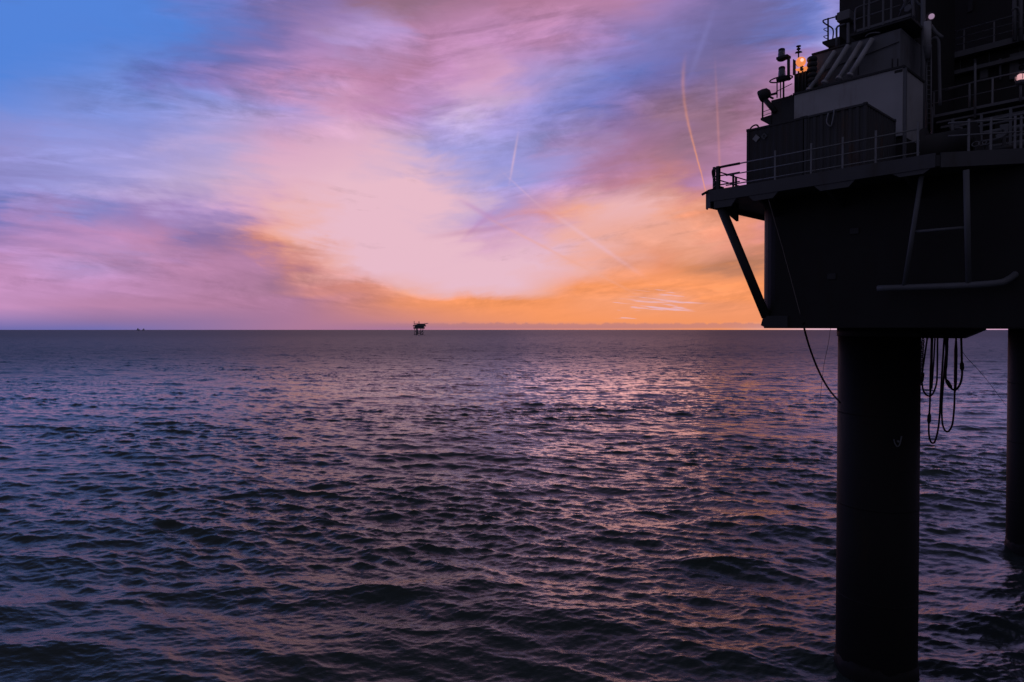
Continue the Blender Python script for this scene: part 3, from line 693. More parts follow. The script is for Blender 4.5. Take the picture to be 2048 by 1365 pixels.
# lanterns on a bracket mast
LB = 5.0
mast = Thing('lantern_mast', on_b(1566, 194, LB), 'thin post frame that carries the two beacon lanterns', 'mast')
for x in (1554, 1561, 1567):
    m = MB(); m.tube([on_b(x, 196, LB), on_b(x, 160, LB)], 0.045 if x == 1567 else 0.03, 8); mast.part('post', m, M['dark'])
m = MB(); m.tube([on_b(1577, 161, LB), on_b(1577, 117, LB)], 0.075, 8); mast.part('upright', m, M['dark'])
for y0 in (118, 160):
    m = MB(); p, q = on_b(1556, y0 + 2, LB), on_b(1578, y0 + 2, LB); m.box((p.x, LB - 0.2, p.z - 0.05), (q.x, LB + 0.2, p.z + 0.06)); mast.part('arm', m, M['dark'])
m = MB(); cc = on_b(1562, 159, LB)
m.tube([cc + V((0.55 * math.cos(t), 0.35 * math.sin(t), 0)) for t in [k * 2 * math.pi / 16 for k in range(17)]], 0.035, 6); mast.part('hoop', m, M['dark'])
for y in (168, 190): 
    m = MB(); m.tube([on_b(1552, y + 16, LB), on_b(1584, y, LB)], 0.02, 6); mast.part('stay', m, M['dark'])
lanterns = []
for x, y0, y1, lab in ((1563, 118, 98, 'upper of two glass beacon lanterns stacked on the post frame'), (1563.5, 156, 134, 'lower of two glass beacon lanterns, above the hoop of the post frame')):
    p = on_b(x, y0, LB); hh = on_b(x, y1, LB).z - p.z
    t = Thing('beacon_lantern', p, lab, 'beacon', 'beacon lanterns')
    m = MB(); m.lathe(p + V((0, 0, -0.10)), [(0.14, 0), (0.20, 0.03), (0.20, 0.09), (0.17, 0.10)], 18); t.part('base', m, M['dark'])
    m = MB(); m.lathe(p, [(0.175, 0), (0.175, hh * 0.25), (0.165, hh * 0.5), (0.150, hh * 0.78)], 18); t.part('lens', m, M['lens'])
    m = MB(); m.lathe(p + V((0, 0, hh * 0.78)), [(0.16, 0), (0.15, hh * 0.16), (0.10, hh * 0.22)], 18); t.part('cap', m, M['dark'])
    m = MB(); m.lathe(p + V((0, 0, 0.002)), [(0.07, 0), (0.07, hh * 0.6), (0.03, hh * 0.7)], 10); t.part('bulb', m, M['dark'])

# amber lamp, its cabinet and instrument pole
AB = 5.6
lc = on_b(1601, 189, AB)
cabn = Thing('lamp_cabinet', lc, 'narrow dark cabinet with vertical pipes under the glowing amber lamp', 'cabinet')
p0_, p1_ = on_b(1587, 190, AB), on_b(1613, 142, AB)
m = MB(); m.box((p0_.x + 0.1, AB, p0_.z - 0.3), (p1_.x, AB + 0.6, p1_.z)); cabn.part('body', m, M['black'], bevel=0.02)
for x in (1590, 1597, 1605, 1611):
    m = MB(); m.tube([on_b(x, 188, AB - 0.06), on_b(x, 143 if x != 1590 else 124, AB - 0.06)], 0.04, 8); cabn.part('pipe', m, M['dark'])
m = MB(); q0, q1 = on_b(1591, 141, AB - 0.1), on_b(1612, 134, AB - 0.1); m.prism([q0, q1, q1 + V((0, 0, 0.03)), q0 + V((0, 0, 0.05))], (0, 0.5, 0)); cabn.part('lid', m, M['amber'], label='lid under the lamp, lamplight painted on it as amber glow')  # the lid is no lamp: orange light falling on it is painted as emission
m = MB(); m.box(on_b(1586, 150, AB + 0.3), on_b(1591, 122, AB + 0.6)); cabn.part('side_post', m, M['dark'])
lp = on_b(1602, 124, AB - 0.15)
al = Thing('amber_lamp', lp, 'glowing orange round lamp on the narrow cabinet beside the lanterns', 'lamp')
to_cam = (CAML - lp).normalized(); axd = (to_cam + V((0.25, 0, 0.1))).normalized()
m = MB(); m.lathe(lp - axd * 0.12, [(0.2, 0), (0.235, 0.08), (0.22, 0.16), (0.13, 0.22), (0.02, 0.235)], 20, axd); al.part('lamp_glass', m, M['amber'])
m = MB(); m.lathe(lp + axd * 0.08 + V((0.02, 0, 0.06)), [(0.07, 0), (0.08, 0.05), (0.05, 0.09), (0.01, 0.10)], 14, axd); al.part('bulb', m, M['amber_core'])
m = MB(); m.lathe(lp - axd * 0.32, [(0.10, 0), (0.21, 0.1), (0.215, 0.21), (0.2, 0.22)], 18, axd); al.part('housing', m, M['dark'])
m = MB(); m.box(lp + V((-0.06, 0.02, -0.40)), lp + V((0.06, 0.14, -0.16))); al.part('bracket', m, M['dark'])
ip = on_b(1597, 122, AB + 0.3)
ins = Thing('instrument_pole', ip, 'little pole with stacked dark discs above the amber lamp', 'pole')
m = MB(); m.tube([ip, on_b(1597, 93, AB + 0.3)], 0.035, 8); ins.part('pole', m, M['dark'])
for y, r_, h_ in ((106, 0.16, 0.05), (101, 0.10, 0.12), (95, 0.12, 0.09)):
    m = MB(); m.lathe(on_b(1597, y, AB + 0.3), [(r_ * 0.5, 0), (r_, h_ * 0.4), (r_ * 0.9, h_ * 0.7), (0.02, h_)], 14); ins.part('disc', m, M['dark'])
m = MB(); m.tube([on_b(1590, 107, AB + 0.3), on_b(1604, 105, AB + 0.3)], 0.025, 6); ins.part('arm', m, M['dark'])
# ribbed stack beside it
rb = Thing('ribbed_vent', on_b(1624, 175, AB), 'dark ribbed vent stack between the amber lamp and the slanting pipes', 'vent')
for k in range(6):
    p = on_b(1624, 172 - k * 10.5, AB + 0.1); m = MB(); m.lathe(p, [(0.17, -0.12), (0.22, -0.08), (0.24, 0.0), (0.22, 0.08), (0.17, 0.12)], 16); rb.part('rib', m, M['dark'])

# ------------------------------------------------------------------ upper module with slanting pipes
UB = 6.4
u_l, u_r = on_b(1626, 110, UB).x, on_b(1800, 100, UB).x
u_z = pz(1640, 107, UB); u_back = on_a(1844, 120, u_r).y
um = Thing('exhaust_module', ((u_l + u_r) / 2, UB + 1, k_z + 0.09), 'grey module with four slanting pale pipes on top of the cabin', 'module')
m = MB(); m.box((u_l, UB, k_z + 0.1), (u_r, u_back, u_z)); um.part('wall', m, M['grey'], bevel=0.02)
u_z2 = pz(1800, 55, UB); u_m = on_b(1700, 90, UB).x
m = MB(); m.box((u_m, UB + 0.12, u_z), (u_r, u_back - 0.12, u_z2)); um.part('upper_wall', m, M['grey'], bevel=0.02)
m = MB(); m.box((u_l - 0.05, UB - 0.06, u_z), (u_m - 0.002, u_back, u_z + 0.08)); um.part('roof', m, M['dark'])
for (x0, y0, x1, y1) in ((1617, 182, 1669, 104), (1648, 167, 1696, 92), (1677, 159, 1722, 86), (1699, 152, 1744, 79)):
    m = MB(); m.tube([on_b(x0, y0, KB + 0.25), on_b(x1, y1, UB - 0.15)], 0.11, 14)
    pp = um.part('pipe', m, M['tube'])
    m = MB(); p = on_b(x0, y0, KB + 0.25); dr = (on_b(x1, y1, UB - 0.15) - p).normalized(); m.lathe(p - dr * 0.02, [(0.125, 0), (0.15, 0.02), (0.15, 0.10), (0.125, 0.11)], 14, dr); um.part('collar', m, M['tube'], pp)
m = MB(); m.tube([on_b(1632, 148, UB - 0.05), on_b(1750, 103, UB - 0.05), on_b(1798, 84, UB - 0.05)], 0.02, 6); um.part('conduit', m, M['black'])
for x in (1716, 1784, 1795): 
    m = MB(); m.tube([on_b(x, 118, UB - 0.03), on_b(x, 150, UB - 0.03)], 0.02, 6); um.part('seam', m, M['black'])
# deck and hoop rails on top of it
DBk = 6.3
tr = Thing('roof_walkway', (on_b(1760, 50, DBk).x, DBk + 1, u_z2), 'railed roof walkway above the slanting pipes', 'walkway')
w0, w1 = on_b(1700, 67, DBk), on_b(1822, 33, DBk); wz = (w0.z + w1.z) / 2
m = MB(); m.box((w0.x, DBk, wz - 0.12), (w1.x, DBk + 2.5, wz)); tr.part('floor', m, M['dark'])
m = MB(); m.box((w0.x + 0.3, DBk - 0.03, wz - 0.02), (w1.x, DBk + 0.02, wz + 0.09)); tr.part('kick_plate', m, M['frame'])
for x0, x1 in ((1710, 1737), (1737, 1800)):
    a0, a1 = on_b(x0, 50, DBk).x, on_b(x1, 40, DBk).x
    m = MB(); m.tube([(a0, DBk, wz), (a0, DBk, wz + 0.95), (a0 + 0.15, DBk, wz + 1.12), (a1, DBk, wz + 1.12)], 0.04, 8, 4); tr.part('rail', m, M['frame'])
    m = MB(); m.tube([(a0, DBk, wz + 0.6), (a1, DBk, wz + 0.6)], 0.028, 8); tr.part('rail', m, M['frame'])
for x in (1728, 1738, 1766, 1782, 1826):
    a0 = on_b(x, 50, DBk).x; m = MB(); m.box((a0 - 0.035, DBk - 0.04, wz - 0.05), (a0 + 0.035, DBk + 0.03, wz + 2.2)); tr.part('post', m, M['frame'])
m = MB(); m.tube([on_b(1731, 74, DBk), on_b(1736, 69, DBk), on_b(1748, 66, DBk), on_b(1760, 66, DBk)], 0.03, 8, 3); tr.part('hook_rail', m, M['frame'])

# ------------------------------------------------------------------ dark tower block with a railed perch
TB = 9.0
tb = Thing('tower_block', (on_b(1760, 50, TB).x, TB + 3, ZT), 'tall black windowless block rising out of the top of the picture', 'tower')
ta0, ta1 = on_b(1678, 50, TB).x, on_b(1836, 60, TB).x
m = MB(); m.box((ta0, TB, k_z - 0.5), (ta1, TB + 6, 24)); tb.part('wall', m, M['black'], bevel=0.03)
bx = on_b(1688, 34, TB - 0.6); s0, s1 = on_b(1676, 47, TB - 0.5), on_b(1702, 20, TB - 0.5)
m = MB(); m.box((s0.x, TB - 0.7, s0.z), (s1.x, TB - 0.003, s1.z)); tb.part('fuse_box', m, M['frame'], bevel=0.04, label='pale square cabinet on the corner of the tower')
m = MB(); m.box((s0.x - 0.12, TB - 0.55, s1.z - 0.25), (s0.x + 0.02, TB - 0.3, s1.z - 0.05)); tb.part('bracket', m, M['black'])
for x, y0, y1, r_ in ((1673, 100, 58, 0.05), (1696, 135, 47, 0.07)):
    m = MB(); m.tube([on_b(x, y0, TB - 0.9), on_b(x, y1, TB - 0.9)], r_, 8); tb.part('pipe', m, M['grey'])
m = MB(); m.tube([on_b(1672, 60, TB - 0.9), on_b(1676, 53, TB - 0.9), on_b(1690, 49, TB - 0.9)], 0.05, 8, 3); tb.part('pipe', m, M['grey'])
PB = 8.4
pc = Thing('perch_platform', on_b(1660, 90, PB), 'small railed perch sticking out left of the black tower against the sky', 'platform')
f0, f1 = on_b(1644, 84, PB), on_b(1680, 76, PB)
m = MB(); m.prism([(f0.x, PB, f0.z), (f0.x + 0.02, PB, f0.z - 0.12), on_b(1653, 93, PB), on_b(1680, 90, PB), (f1.x, PB, f0.z)], (0, 1.3, 0)); pc.part('floor', m, M['black'])
m = MB(); m.box(on_b(1660, 100, PB + 0.3), on_b(1668, 90, PB + 1.0)); pc.part('pedestal', m, M['black'])
m = MB(); m.tube([on_b(1676, 33, PB), on_b(1650, 40, PB), on_b(1646, 43, PB), on_b(1650, 48, PB + 0.1), (on_b(1664, 60, PB).x, PB + 0.1, on_b(1664, 58, PB).z), on_b(1665, 80, PB)], 0.035, 8, 4); pc.part('rail', m, M['black'])
m = MB(); m.tube([on_b(1656, 82, PB), on_b(1656, 37, PB)], 0.045, 8); pc.part('post', m, M['black'])
for y in (59, 74):
    m = MB(); m.tube([on_b(1656, y - 3, PB + 0.5), on_b(1647, y, PB + 0.2), on_b(1655, y + 5, PB)], 0.018, 6, 3); pc.part('rail', m, M['black'])

# ------------------------------------------------------------------ crane boom section and flood lamp at the top
KRB = 8.0
cr_ = Thing('crane_boom', on_b(1815, 20, KRB), 'open lattice boom piece above the roof walkway near the top edge', 'crane')
for (x0, y0, x1, y1) in ((1828, 40, 1822, -30), (1812, 22, 1806, -30)):
    m = MB(); m.tube([on_b(x0, y0, KRB), on_b(x1, y1, KRB)], 0.07, 8); cr_.part('chord', m, M['frame'])
for (x0, y0, x1, y1) in ((1800, 22, 1826, -2), (1810, 6, 1826, 22), (1798, 34, 1814, -6), (1832, 2, 1846, 18), (1786, 46, 1812, 34)):
    m = MB(); m.tube([on_b(x0, y0, KRB + 0.2), on_b(x1, y1, KRB + 0.2)], 0.045, 8); cr_.part('lacing', m, M['frame'])
m = MB(); m.lathe(on_b(1815, 17, KRB - 0.2), [(0.14, 0), (0.17, 0.03), (0.17, 0.1), (0.14, 0.12)], 14, (0.2, 1, 0)); cr_.part('sheave', m, M['frame'])
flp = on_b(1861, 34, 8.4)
fl_ = Thing('flood_lamp', flp, 'round flood lamp on the pale column, pink sky reflection painted as glow on its glass', 'floodlight')
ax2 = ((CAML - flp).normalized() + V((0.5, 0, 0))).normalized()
m = MB(); m.lathe(flp, [(0.09, 0), (0.12, 0.06), (0.12, 0.12), (0.08, 0.16), (0.03, 0.17)], 16, ax2); fl_.part('lamp_glass', m, M['sky_glow_glass'])
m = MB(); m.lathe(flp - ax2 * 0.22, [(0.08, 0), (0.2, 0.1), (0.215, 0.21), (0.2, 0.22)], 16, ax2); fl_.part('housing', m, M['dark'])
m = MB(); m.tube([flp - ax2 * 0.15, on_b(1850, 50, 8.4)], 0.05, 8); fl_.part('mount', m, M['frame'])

# ------------------------------------------------------------------ columns and ladder between cabin and right-hand decks
co_ = Thing('pipe_column', on_b(1850, 150, 8.0), 'pale upright pipe column right of the cabin', 'pipe')
m = MB(); m.tube([on_b(1846, 260, 8.0), on_b(1846, -20, 8.0)], 0.10, 12); co_.part('pipe', m, M['frame'])
m = MB(); m.tube([on_b(1854, 96, 8.05), on_b(1854, 45, 8.05)], 0.17, 14); co_.part('sleeve', m, M['pale'])
m = MB(); m.lathe(on_b(1854, 97, 8.05), [(0.1, -0.5), (0.17, -0.1), (0.19, 0), (0.19, 0.1)], 14); co_.part('coupling', m, M['grey'])
c2 = Thing('drain_pipe', on_b(1878, 160, 8.3), 'thin upright pipe with an elbow beside the pale column', 'pipe')
m = MB(); m.tube([on_b(1862, 80, 8.3), on_b(1872, 76, 8.3), on_b(1877, 84, 8.3), on_b(1878, 120, 8.3), on_b(1880, 212, 8.3)], 0.07, 10, 4); c2.part('pipe', m, M['grey'])
m = MB(); m.tube([on_b(1862, 52, 8.3), on_b(1872, 66, 8.3), on_b(1885, 76, 8.3)], 0.08, 10, 3); c2.part('elbow', m, M['frame'])
ld = Thing('caged_ladder', on_b(1864, 150, 8.2), 'narrow ladder beside the pale pipe column', 'ladder')
for x in (1853, 1862):
    m = MB(); m.tube([on_b(x, 255, 8.2), on_b(x, 100, 8.2)], 0.03, 8); ld.part('stile', m, M['rail'])
rm = MB()
for k in range(16):
    y = 104 + k * 9.5; rm.tube([on_b(1853, y, 8.2), on_b(1862, y, 8.2)], 0.016, 6)
ld.part('rungs', rm, M['rail'])

# ------------------------------------------------------------------ right-hand decks
B1 = 15.0
z1_ = (pz(1930, 101, B1) + pz(2048, 71, B1)) / 2
a1l = on_b(1884, 110, B1).x
up = Thing('upper_walkway', (a1l + 3, B1, z1_), 'high railed walkway across the black block at the upper right', 'walkway')
m = MB(); m.box((a1l, B1, z1_ - 0.25), (a1l + 12, B1 + 3, z1_)); up.part('floor', m, M['dark'])
m = MB(); m.box((a1l, B1 - 0.04, z1_ - 0.27), (a1l + 12, B1 - 0.002, z1_ + 0.03)); up.part('edge_beam', m, M['grey'])
m = MB(); m.box((a1l + 0.4, B1 + 0.1, z1_ - 1.1), (a1l + 12, B1 + 0.35, z1_ - 0.9)); up.part('under_beam', m, M['frame'])
rail_run(up, [(a1l + 0.05, B1, z1_), (a1l + 12, B1, z1_)], (1.12, 0.75, 0.38), [(on_b(x, 80, B1).x, B1, z1_) for x in (1928, 1988)] + [(a1l + 0.05, B1, z1_), (a1l + 9, B1, z1_), (a1l + 11.8, B1, z1_)], r=0.03, extra=0.0)
for x in (2029, 2041):
    m = MB(); m.tube([on_b(x, 82, B1 - 0.1), on_b(x, -10, B1 - 0.1)], 0.09, 10); up.part('pipe', m, M['grey'])
m = MB(); m.tube([on_b(2024, 22, B1 - 0.15), on_b(2034, 16, B1 - 0.15), on_b(2040, 26, B1 - 0.15), on_b(2040, 60, B1 - 0.15)], 0.06, 8, 4); up.part('hose', m, M['grey'])
blk = Thing('accommodation_block', (a1l + 4, 19, ZT), 'huge black block behind the walkways at the upper right', 'building')
al_ = on_b(1852, 60, 18).x; am_ = on_b(1835, 260, 15.6).x
m = MB(); m.box((al_, 18.0, ZT + 0.2), (a1l + 13, 26, 30)); blk.part('wall', m, M['black'])
m = MB(); m.box((am_, 15.6, ZT + 0.003), (a1l + 13, 17.99, z1_ - 0.3)); blk.part('lower_wall', m, M['black'])
q0, q1 = on_b(2019, 160, 15.5), on_b(2060, 100, 15.5)
m = MB(); m.box((q0.x, 15.45, q0.z), (q1.x, 15.59, q1.z)); pn = blk.part('panel', m, M['frame'], label='grey panel with dark round vents')
for y in (124, 135):
    p = on_b(2043, y, 15.4); m = MB(); m.lathe((p.x, 15.448, p.z), [(0.13, 0), (0.13, -0.03), (0.05, -0.04)], 14, (0, 1, 0)); blk.part('vent', m, M['black'], pn)
for x in (1950, 2000):
    m = MB(); m.tube([on_b(x, 160, 15.4), on_b(x, 118, 15.4)], 0.06, 8); blk.part('upright', m, M['grey'])
for x0, y0, x1, y1, b in ((1894, 120, 1906, 134, 15.5), (1935, 25, 1945, 0, 17.9)):
    p, q = on_b(x0, y0, b), on_b(x1, y1, b); m = MB(); m.box((p.x, b, p.z), (q.x, b + 0.08, q.z)); blk.part('hatch', m, M['dark'])
B2 = 8.6
z2_ = (pz(1864, 233, B2) + pz(2048, 193, B2)) / 2
a2l = on_b(1864, 230, B2).x
lw = Thing('lower_walkway', (a2l + 3, B2, z2_), 'middle walkway with thin rails above the machinery at the right', 'walkway')
m = MB(); m.box((a2l, B2, z2_ - 0.14), (a2l + 12, B2 + 5, z2_)); lw.part('floor', m, M['dark'])
for k, (zo, hgt_) in enumerate(((0.0, 0.12), (-0.30, 0.08), (-0.52, 0.10))):
    m = MB(); m.box((a2l + k * 0.15, B2 - 0.05 + k * 0.12, z2_ + zo - hgt_), (a2l + 12, B2 - 0.003 + k * 0.12, z2_ + zo)); lw.part('edge_beam', m, M['grey'])
rail_run(lw, [(a2l, B2, z2_), (a2l + 12, B2, z2_)], (1.1, 0.55), [(on_b(x, 180, B2).x, B2, z2_) for x in (1868, 1939, 1950, 1985)] + [(a2l + 8, B2, z2_)], r=0.024, extra=0.0)
for x, y0, y1 in ((1950, 236, 128), (1939, 216, 180), (1864, 300, 215), (1853, 262, 205)):
    m = MB(); m.tube([on_b(x, y0, B2 - 0.05), on_b(x, y1, B2 - 0.05)], 0.05, 8); lw.part('upright', m, M['grey'])
m = MB(); m.tube([on_b(1890, 182, B2 + 0.5), on_b(1950, 164, B2 + 0.5), on_b(2048, 143, B2 + 0.5)], 0.04, 8); lw.part('pipe', m, M['frame'])
# supports of the walkway
for x in (1900, 1990):
    m = MB(); p = on_b(x, 220, B2 + 0.6); m.box((p.x, B2 + 0.6, ZT), (p.x + 0.25, B2 + 0.85, z2_ - 0.14)); lw.part('column', m, M['black'])
ct = Thing('cable_tray', on_b(1985, 150, 15.3), 'long flat cable tray with cables on the dark wall under the upper walkway', 'cable tray')
m = MB(); p, q = on_b(1893, 152, 15.35), on_b(2060, 112, 15.35); zt_ = (p.z + q.z) / 2; m.box((p.x, 15.3, zt_ - 0.05), (q.x, 15.59, zt_)); ct.part('tray', m, M['dark'])
for k in range(4):
    m = MB(); m.tube([(p.x + 0.1, 15.34 + k * 0.06, zt_ + 0.035), (q.x, 15.34 + k * 0.06, zt_ + 0.035)], 0.03, 6); ct.part('cable', m, M['grey'])
for k in range(5):
    x_ = p.x + 0.6 + k * 1.3; m = MB(); m.tube([(x_, 15.5, zt_), (x_, 15.5, zt_ + 0.9)], 0.02, 6); ct.part('hanger', m, M['grey'])
pkr = Thing('pipe_rack', on_b(1950, 250, 6.2), 'bundle of level pipes on stands in front of the middle walkway', 'pipes')
for k, (dz_, r_) in enumerate(((1.9, 0.10), (1.6, 0.06), (1.35, 0.08), (2.3, 0.05), (2.5, 0.05))):
    a0 = on_b(1880 + 9 * k, 250, 6.2).x; m = MB(); m.tube([(a0, 6.2 + 0.1 * k, ZT + dz_ - 0.4), (a0 + 0.05, 6.2 + 0.1 * k, ZT + dz_ - 0.1), (a0 + 0.25, 6.2 + 0.1 * k, ZT + dz_), (a0 + 9, 6.2 + 0.1 * k, ZT + dz_)], r_, 10, 4); pkr.part('pipe', m, M['grey'])
for x in (1905, 1962, 2020):
    a0 = on_b(x, 250, 6.2).x
    m = MB(); m.box((a0, 6.0, ZT + 0.003), (a0 + 0.09, 6.09, ZT + 2.7)); pkr.part('stand', m, M['frame'])
fe = Thing('switch_box', on_b(1968, 148, 15.2), 'small pale switch box fixed to the dark wall under the upper walkway', 'box')
p = on_b(1968, 148, 15.5); m = MB(); m.box((p.x - 0.22, 15.45, p.z - 0.3), (p.x + 0.22, 15.592, p.z + 0.3)); fe.part('case', m, M['dark'], bevel=0.02)
m = MB(); m.box((p.x - 0.17, 15.43, p.z - 0.25), (p.x + 0.17, 15.449, p.z + 0.25)); fe.part('door', m, M['grey'], bevel=0.008)
# white lamp at the right edge
wl = on_b(2041, 161, B2 - 0.1)
wt = Thing('bulkhead_lamp', wl, 'glowing white bulkhead lamp in a wire cage at the right edge', 'lamp')
m = MB(); m.lathe(wl, [(0.10, -0.02), (0.16, 0.06), (0.17, 0.14), (0.12, 0.24), (0.03, 0.27)], 16, (0, 0, 1)); wt.part('lamp_glass', m, M['white_lamp'])
m = MB(); m.lathe(wl + V((0, 0, -0.2)), [(0.10, 0), (0.18, 0.06), (0.19, 0.16), (0.15, 0.19)], 16); wt.part('base', m, M['grey'])
m = MB(); m.tube([wl + V((0, 0, -0.2)), wl + V((0, 0.05, -0.9))], 0.05, 8); wt.part('stem', m, M['grey'])
m = MB()
for k in range(6):
    t = k * math.pi / 3; m.tube([wl + V((0.2 * math.cos(t), 0.2 * math.sin(t), 0)), wl + V((0.21 * math.cos(t), 0.21 * math.sin(t), 0.18)), wl + V((0.02 * math.cos(t), 0.02 * math.sin(t), 0.31))], 0.012, 5)
wt.part('cage', m, M['rail'])

# ------------------------------------------------------------------ machinery on the main deck, right of the cabin
MBp = 4.6
dr_ = on_b(1897, 300, MBp)
wn = Thing('winch', (dr_.x, MBp, ZT), 'black humped winch in the dark behind the right end of the front rail', 'winch')
m = MB(); m.lathe((dr_.x - 0.9, MBp, ZT + 1.15), [(1.0, 0), (1.0, 0.08), (0.7, 0.1), (0.7, 1.7), (1.0, 1.72), (1.0, 1.8)], 24, (1, 0, 0)); wn.part('drum', m, M['black'])
for a in (-1.1, 1.0):
    m = MB(); m.box((dr_.x + a, MBp - 0.7, ZT), (dr_.x + a + 0.12, MBp + 0.7, ZT + 1.3)); wn.part('cheek', m, M['black'], bevel=0.03)
m = MB(); m.box((dr_.x - 1.3, MBp - 0.8, ZT + 0.003), (dr_.x + 1.3, MBp + 0.8, ZT + 0.15)); wn.part('base', m, M['black'])
VB = 3.4
vp = on_b(2008, 264, VB)
vv = Thing('hose_davit', vp, 'pale curved davit head among the dark gear at the right edge', 'davit')
m = MB(); m.prism([on_b(x, y, VB) for x, y in ((1999, 250), (2017, 247), (2014, 268), (2004, 276), (1993, 279), (1990, 271), (2000, 266))], (0, 0.10, 0)); vv.part('head', m, M['frame'], bevel=0.02)
m = MB(); m.lathe(on_b(2004, 263, VB), [(0.07, -0.02), (0.07, 0.0)], 12, (0, -1, 0)); vv.part('pin', m, M['dark'])
m = MB(); m.tube([on_b(2008, 274, VB + 0.05), (on_b(2008, 274, VB).x, VB + 0.05, ZT)], 0.06, 8); vv.part('stem', m, M['dark'])
vm = Thing('valve_manifold', on_b(1960, 285, VB), 'low pipe manifold with hand wheels behind the right rail posts', 'valves')
m = MB(); m.tube([(on_b(1938, 285, VB).x, VB, ZT + 0.55), (on_b(2060, 270, VB).x, VB, ZT + 0.55)], 0.09, 10); vm.part('pipe', m, M['dark'])
for x in (1953, 1966, 1974):
    a = on_b(x, 285, VB).x
    m = MB(); m.tube([(a, VB, ZT), (a, VB, ZT + 0.85)], 0.05, 8); st_ = vm.part('valve', m, M['dark'])
    m = MB(); m.tube([(a + 0.13 * math.cos(t), VB - 0.1 + 0.05 * math.sin(t), ZT + 0.86 + 0.10 * math.sin(t)) for t in [k * 2 * math.pi / 12 for k in range(13)]], 0.018, 6); vm.part('hand_wheel', m, M['frame'], st_)

# ------------------------------------------------------------------ ropes, hoses and chain under the platform
GH = 'hoses looped under the platform'
HBp = 8.0
def hose(pts, r, label, conn=(), b=HBp):
    P = [on_b(x, y, b) for x, y in pts]
    P[0].z = zb + 0.001; P[-1].z = zb + 0.001
    t = Thing('looped_hose', (P[0] + P[-1]) / 2, label, 'hose', GH)
    m = MB(); m.tube(P, r, 10, 6); t.part('hose', m, M['rubber'])
    for (x0, y0, x1, y1, rr) in conn:
        m = MB(); p, q = on_b(x0, y0, b), on_b(x1, y1, b); dd = (q - p)
        m.lathe(p, [(rr * 0.55, 0), (rr, dd.length * 0.2), (rr, dd.length * 0.8), (rr * 0.5, dd.length)], 10, dd); t.part('coupling', m, M['rubber'])
    return t
def zo(*p): return [(1580 + x / 3.79, 640 + y / 3.79) for x, y in p]
def zc(x0, y0, x1, y1, r): return (1580 + x0 / 3.79, 640 + y0 / 3.79, 1580 + x1 / 3.79, 640 + y1 / 3.79, r)
hose(zo((1040, 140), (1018, 290), (1000, 430), (1006, 520), (1028, 565), (1055, 578), (1082, 560), (1108, 490), (1115, 400), (1118, 140)), 0.038,
     'short thin hose loop nearest the near leg', [zc(1008, 400, 998, 475, 0.07)], HBp - 0.1)
hose(zo((1072, 140), (1066, 400), (1060, 620), (1052, 780), (1052, 860), (1062, 915), (1080, 935), (1098, 920), (1118, 850), (1132, 740), (1144, 520), (1168, 140)), 0.040,
     'lowest hanging of the hose loops', [zc(1056, 710, 1052, 785, 0.08), zc(1068, 300, 1062, 580, 0.05)], HBp)
hose(zo((1196, 140), (1176, 300), (1160, 500), (1150, 650), (1152, 760), (1164, 820), (1187, 848), (1212, 832), (1232, 780), (1244, 660), (1248, 520), (1258, 140)), 0.040,
     'second lowest hose loop, with a thick right strand', [zc(1258, 150, 1252, 545, 0.068)], HBp + 0.05)
hose(zo((1180, 140), (1184, 300), (1180, 440), (1200, 490), (1225, 522), (1245, 530), (1272, 515), (1296, 465), (1304, 400), (1302, 330), (1297, 140)), 0.045,
     'short hose loop with fat couplings, farthest right of the hoses', [zc(1183, 455, 1222, 520, 0.085), zc(1302, 320, 1304, 385, 0.085), zc(1192, 150, 1180, 400, 0.058)], HBp - 0.08)
hose(zo((1098, 140), (1092, 260), (1082, 420), (1074, 520), (1072, 480), (1076, 300), (1080, 140)), 0.032, 'doubled thin hose squeezed between the short and the lowest loop', (), HBp + 0.12)
# chain
chp, chq = on_b(1846, 678, HBp - 0.2), on_b(1840, 770, HBp - 0.2)
ch = MB(); n_ = 22
for k in range(n_):
    c0 = chp.lerp(chq, (k + 0.5) / n_); L_ = (chq - chp).length / n_ * 0.75; w_ = 0.055
    side = V((w_, 0, 0)) if k % 2 else V((w_ * 0.5, w_ * 0.9, 0))
    ringp = []
    for j in range(13):
        t = j * 2 * math.pi / 12; ringp.append(c0 + V((0, 0, 1)) * math.sin(t) * L_ + side * math.cos(t))
    ch.tube(ringp, 0.022, 6)
single('chain', ch, M['rubber'], chp, 'dark link chain hanging tight against the near leg', 'chain')
# rope from the deck edge down the hull and over to the near leg
rp_ = [on_b(1536, 396, 0.1), on_b(1551, 450, 0.55), on_b(1563, 490, 0.9), on_b(1582, 560, 1.4), on_b(1600, 628, 1.72)]
m = MB(); m.tube(rp_, 0.016, 6); single('rope', m, M['rope'], rp_[0], 'thin pale rope running down from the deck edge in front of the hull', 'rope')
e_ = CAML + ray(1680, 806) * 30.6
hp_ = [on_b(1606, 645, 1.75), on_b(1611, 668, 2.2), on_b(1622, 704, 3.2), on_b(1638, 744, 4.2), on_b(1657, 778, 5.0), e_]
m = MB(); m.tube(hp_, 0.042, 10, 6); single('mooring_hose', m, M['rubber'], hp_[0], 'thick black hose sagging from the hull corner to the near leg', 'hose')
r3 = [on_b(1661, 655, 3.0), on_b(1656, 690, 3.0), on_b(1647, 735, 3.0), on_b(1640, 800, 3.0)]
m = MB(); m.tube(r3, 0.009, 6, 4); single('rope', m, M['dark'], r3[0], 'hair-thin line dangling under the hull left of the near leg', 'rope')
r4 = [on_b(1924, 700, 8.2), on_b(1960, 742, 12.0), on_b(2016, 818, 26.0)]
r4 = [on_b(1922, 676, 8.1), on_b(1926, 706, 8.3), on_b(1970, 756, 14.0), CAML + ray(2020, 822) * 47]
m = MB(); m.tube(r4, 0.011, 6, 4); single('rope', m, M['dark'], r4[0], 'thin slack line slanting across to the second leg behind', 'rope')
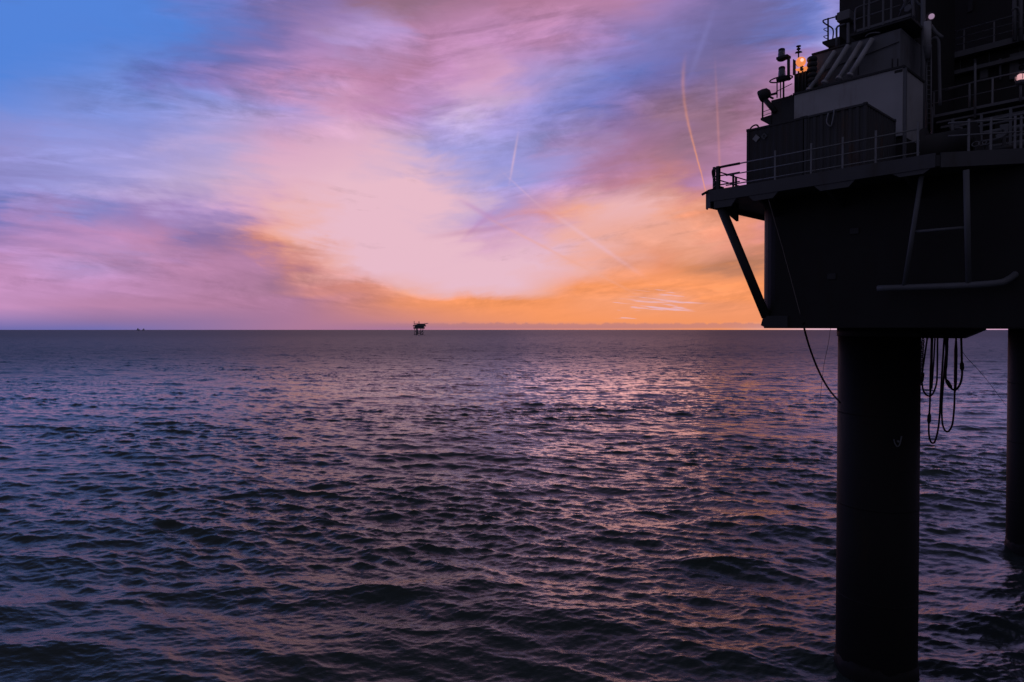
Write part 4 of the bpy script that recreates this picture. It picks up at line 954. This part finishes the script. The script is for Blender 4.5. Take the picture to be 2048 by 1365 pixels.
r5 = [on_b(1546, 1165, -2.0), on_b(1533, 1220, -2.0), on_b(1508, 1345, -2.0)]

# ------------------------------------------------------------------ far platform and ships
FD = 2180.0
u = FD / FPX
def farpt(px, py, off=0.0):
    return V(((px - 1024) * u, off, (660 - py) * u))
fo = V(((838 - 1024) * u, FD, 0.0))
far = bpy.data.objects.new('distant_platform', None); COL.objects.link(far); far.location = fo
tag(far, 'small dark platform on four legs far off on the horizon', 'oil platform')
def fpart(name, mb, mat='far', parent=None): return mb.build(name, M[mat], parent or far, V((fo.x, 0, -EYE)))
def fbox(x0, y0, x1, y1, d0, d1): return MB().box(farpt(x0, y0, d0), farpt(x1, y1, d1))
for x, d, r_ in ((830.4, -9, 1.0), (835.1, -13, 2.6), (841.0, 10, 1.2), (846.4, -6, 1.1)):
    m = MB(); m.tube([farpt(x, 672.5, d), farpt(x, 657, d)], r_, 10); fpart('leg', m)
for (x0, y0, x1, y1) in ((830.4, 663.5, 846.4, 670), (830.4, 670, 846.4, 663.5), (830.4, 664, 846.4, 664)):
    m = MB(); m.tube([farpt(x0, y0, -7), farpt(x1, y1, -7)], 0.7, 8); fpart('cross_brace', m, 'far_pale')
m = MB(); m.box(farpt(828.2, 671.2, -16), farpt(850, 669.9, 14)); fpart('splash_frame', m, 'far_pale')
fpart('lower_deck', fbox(828.2, 658, 848.5, 655.0, -15, 15))
fpart('middle_deck', fbox(830.5, 655, 847.5, 652.6, -13, 13))
fpart('upper_deck', fbox(827.3, 653.4, 851, 651.0, -16, 16))
fpart('module', fbox(835, 651, 850, 647.8, -14, 12))
fpart('module', fbox(831, 651, 836, 649.6, -10, 8))
m = MB(); m.prism([farpt(838, 647.8, -12), farpt(849, 647.8, -12), farpt(856, 646.6, -12), farpt(856, 647.3, -12), farpt(850, 648.6, -12)], (0, 22, 0)); fpart('helideck', m)
m = MB(); m.tube([farpt(838.2, 648, 0), farpt(838, 643.2, 0)], 1.3, 8); fpart('tower', m)
m = MB(); m.tube([farpt(828.6, 651, 0), farpt(828.4, 642.5, 0)], 0.9, 8); fpart('mast', m, 'far_pale')
m = MB(); m.tube([farpt(828.6, 647.5, 0), farpt(836, 647.0, 0)], 0.5, 8); fpart('boom', m, 'far_pale')
m = MB(); m.tube([farpt(831, 647.5, 0), farpt(833, 650, 0)], 0.6, 8); fpart('stay', m, 'far_pale')
SD = 14000.0
us = SD / FPX
def ship(x0, x1, top, label, bridge):
    cx = (x0 + x1) / 2
    t = bpy.data.objects.new('distant_ship', None); COL.objects.link(t); t.location = ((cx - 1024) * us, SD, 0)
    tag(t, label, 'ship', 'ships on the far horizon')
    w = (x1 - x0) * us / 2; hh = 16 + (660 - top) * us
    m = MB(); m.prism([(-w, -8, hh * 0.55), (w, -8, hh * 0.55), (w * 0.85, -8, 0), (-w * 0.9, -8, 0)], (0, 16, 0)); m.build('hull', M['ship'], t)
    m = MB(); m.box((w * bridge - w * 0.3, -7, hh * 0.55), (w * bridge + w * 0.3, 7, hh)); m.build('bridge', M['ship'], t)
    m = MB(); m.tube([(w * bridge, 0, hh), (w * bridge, 0, hh * 1.2)], 1.5, 6); m.build('mast', M['ship'], t)
ship(274, 280, 657.2, 'left and longer of two tiny ships on the far left horizon', -0.3)
ship(285, 289, 657.6, 'right and shorter of two tiny ships on the far left horizon', 0.4)
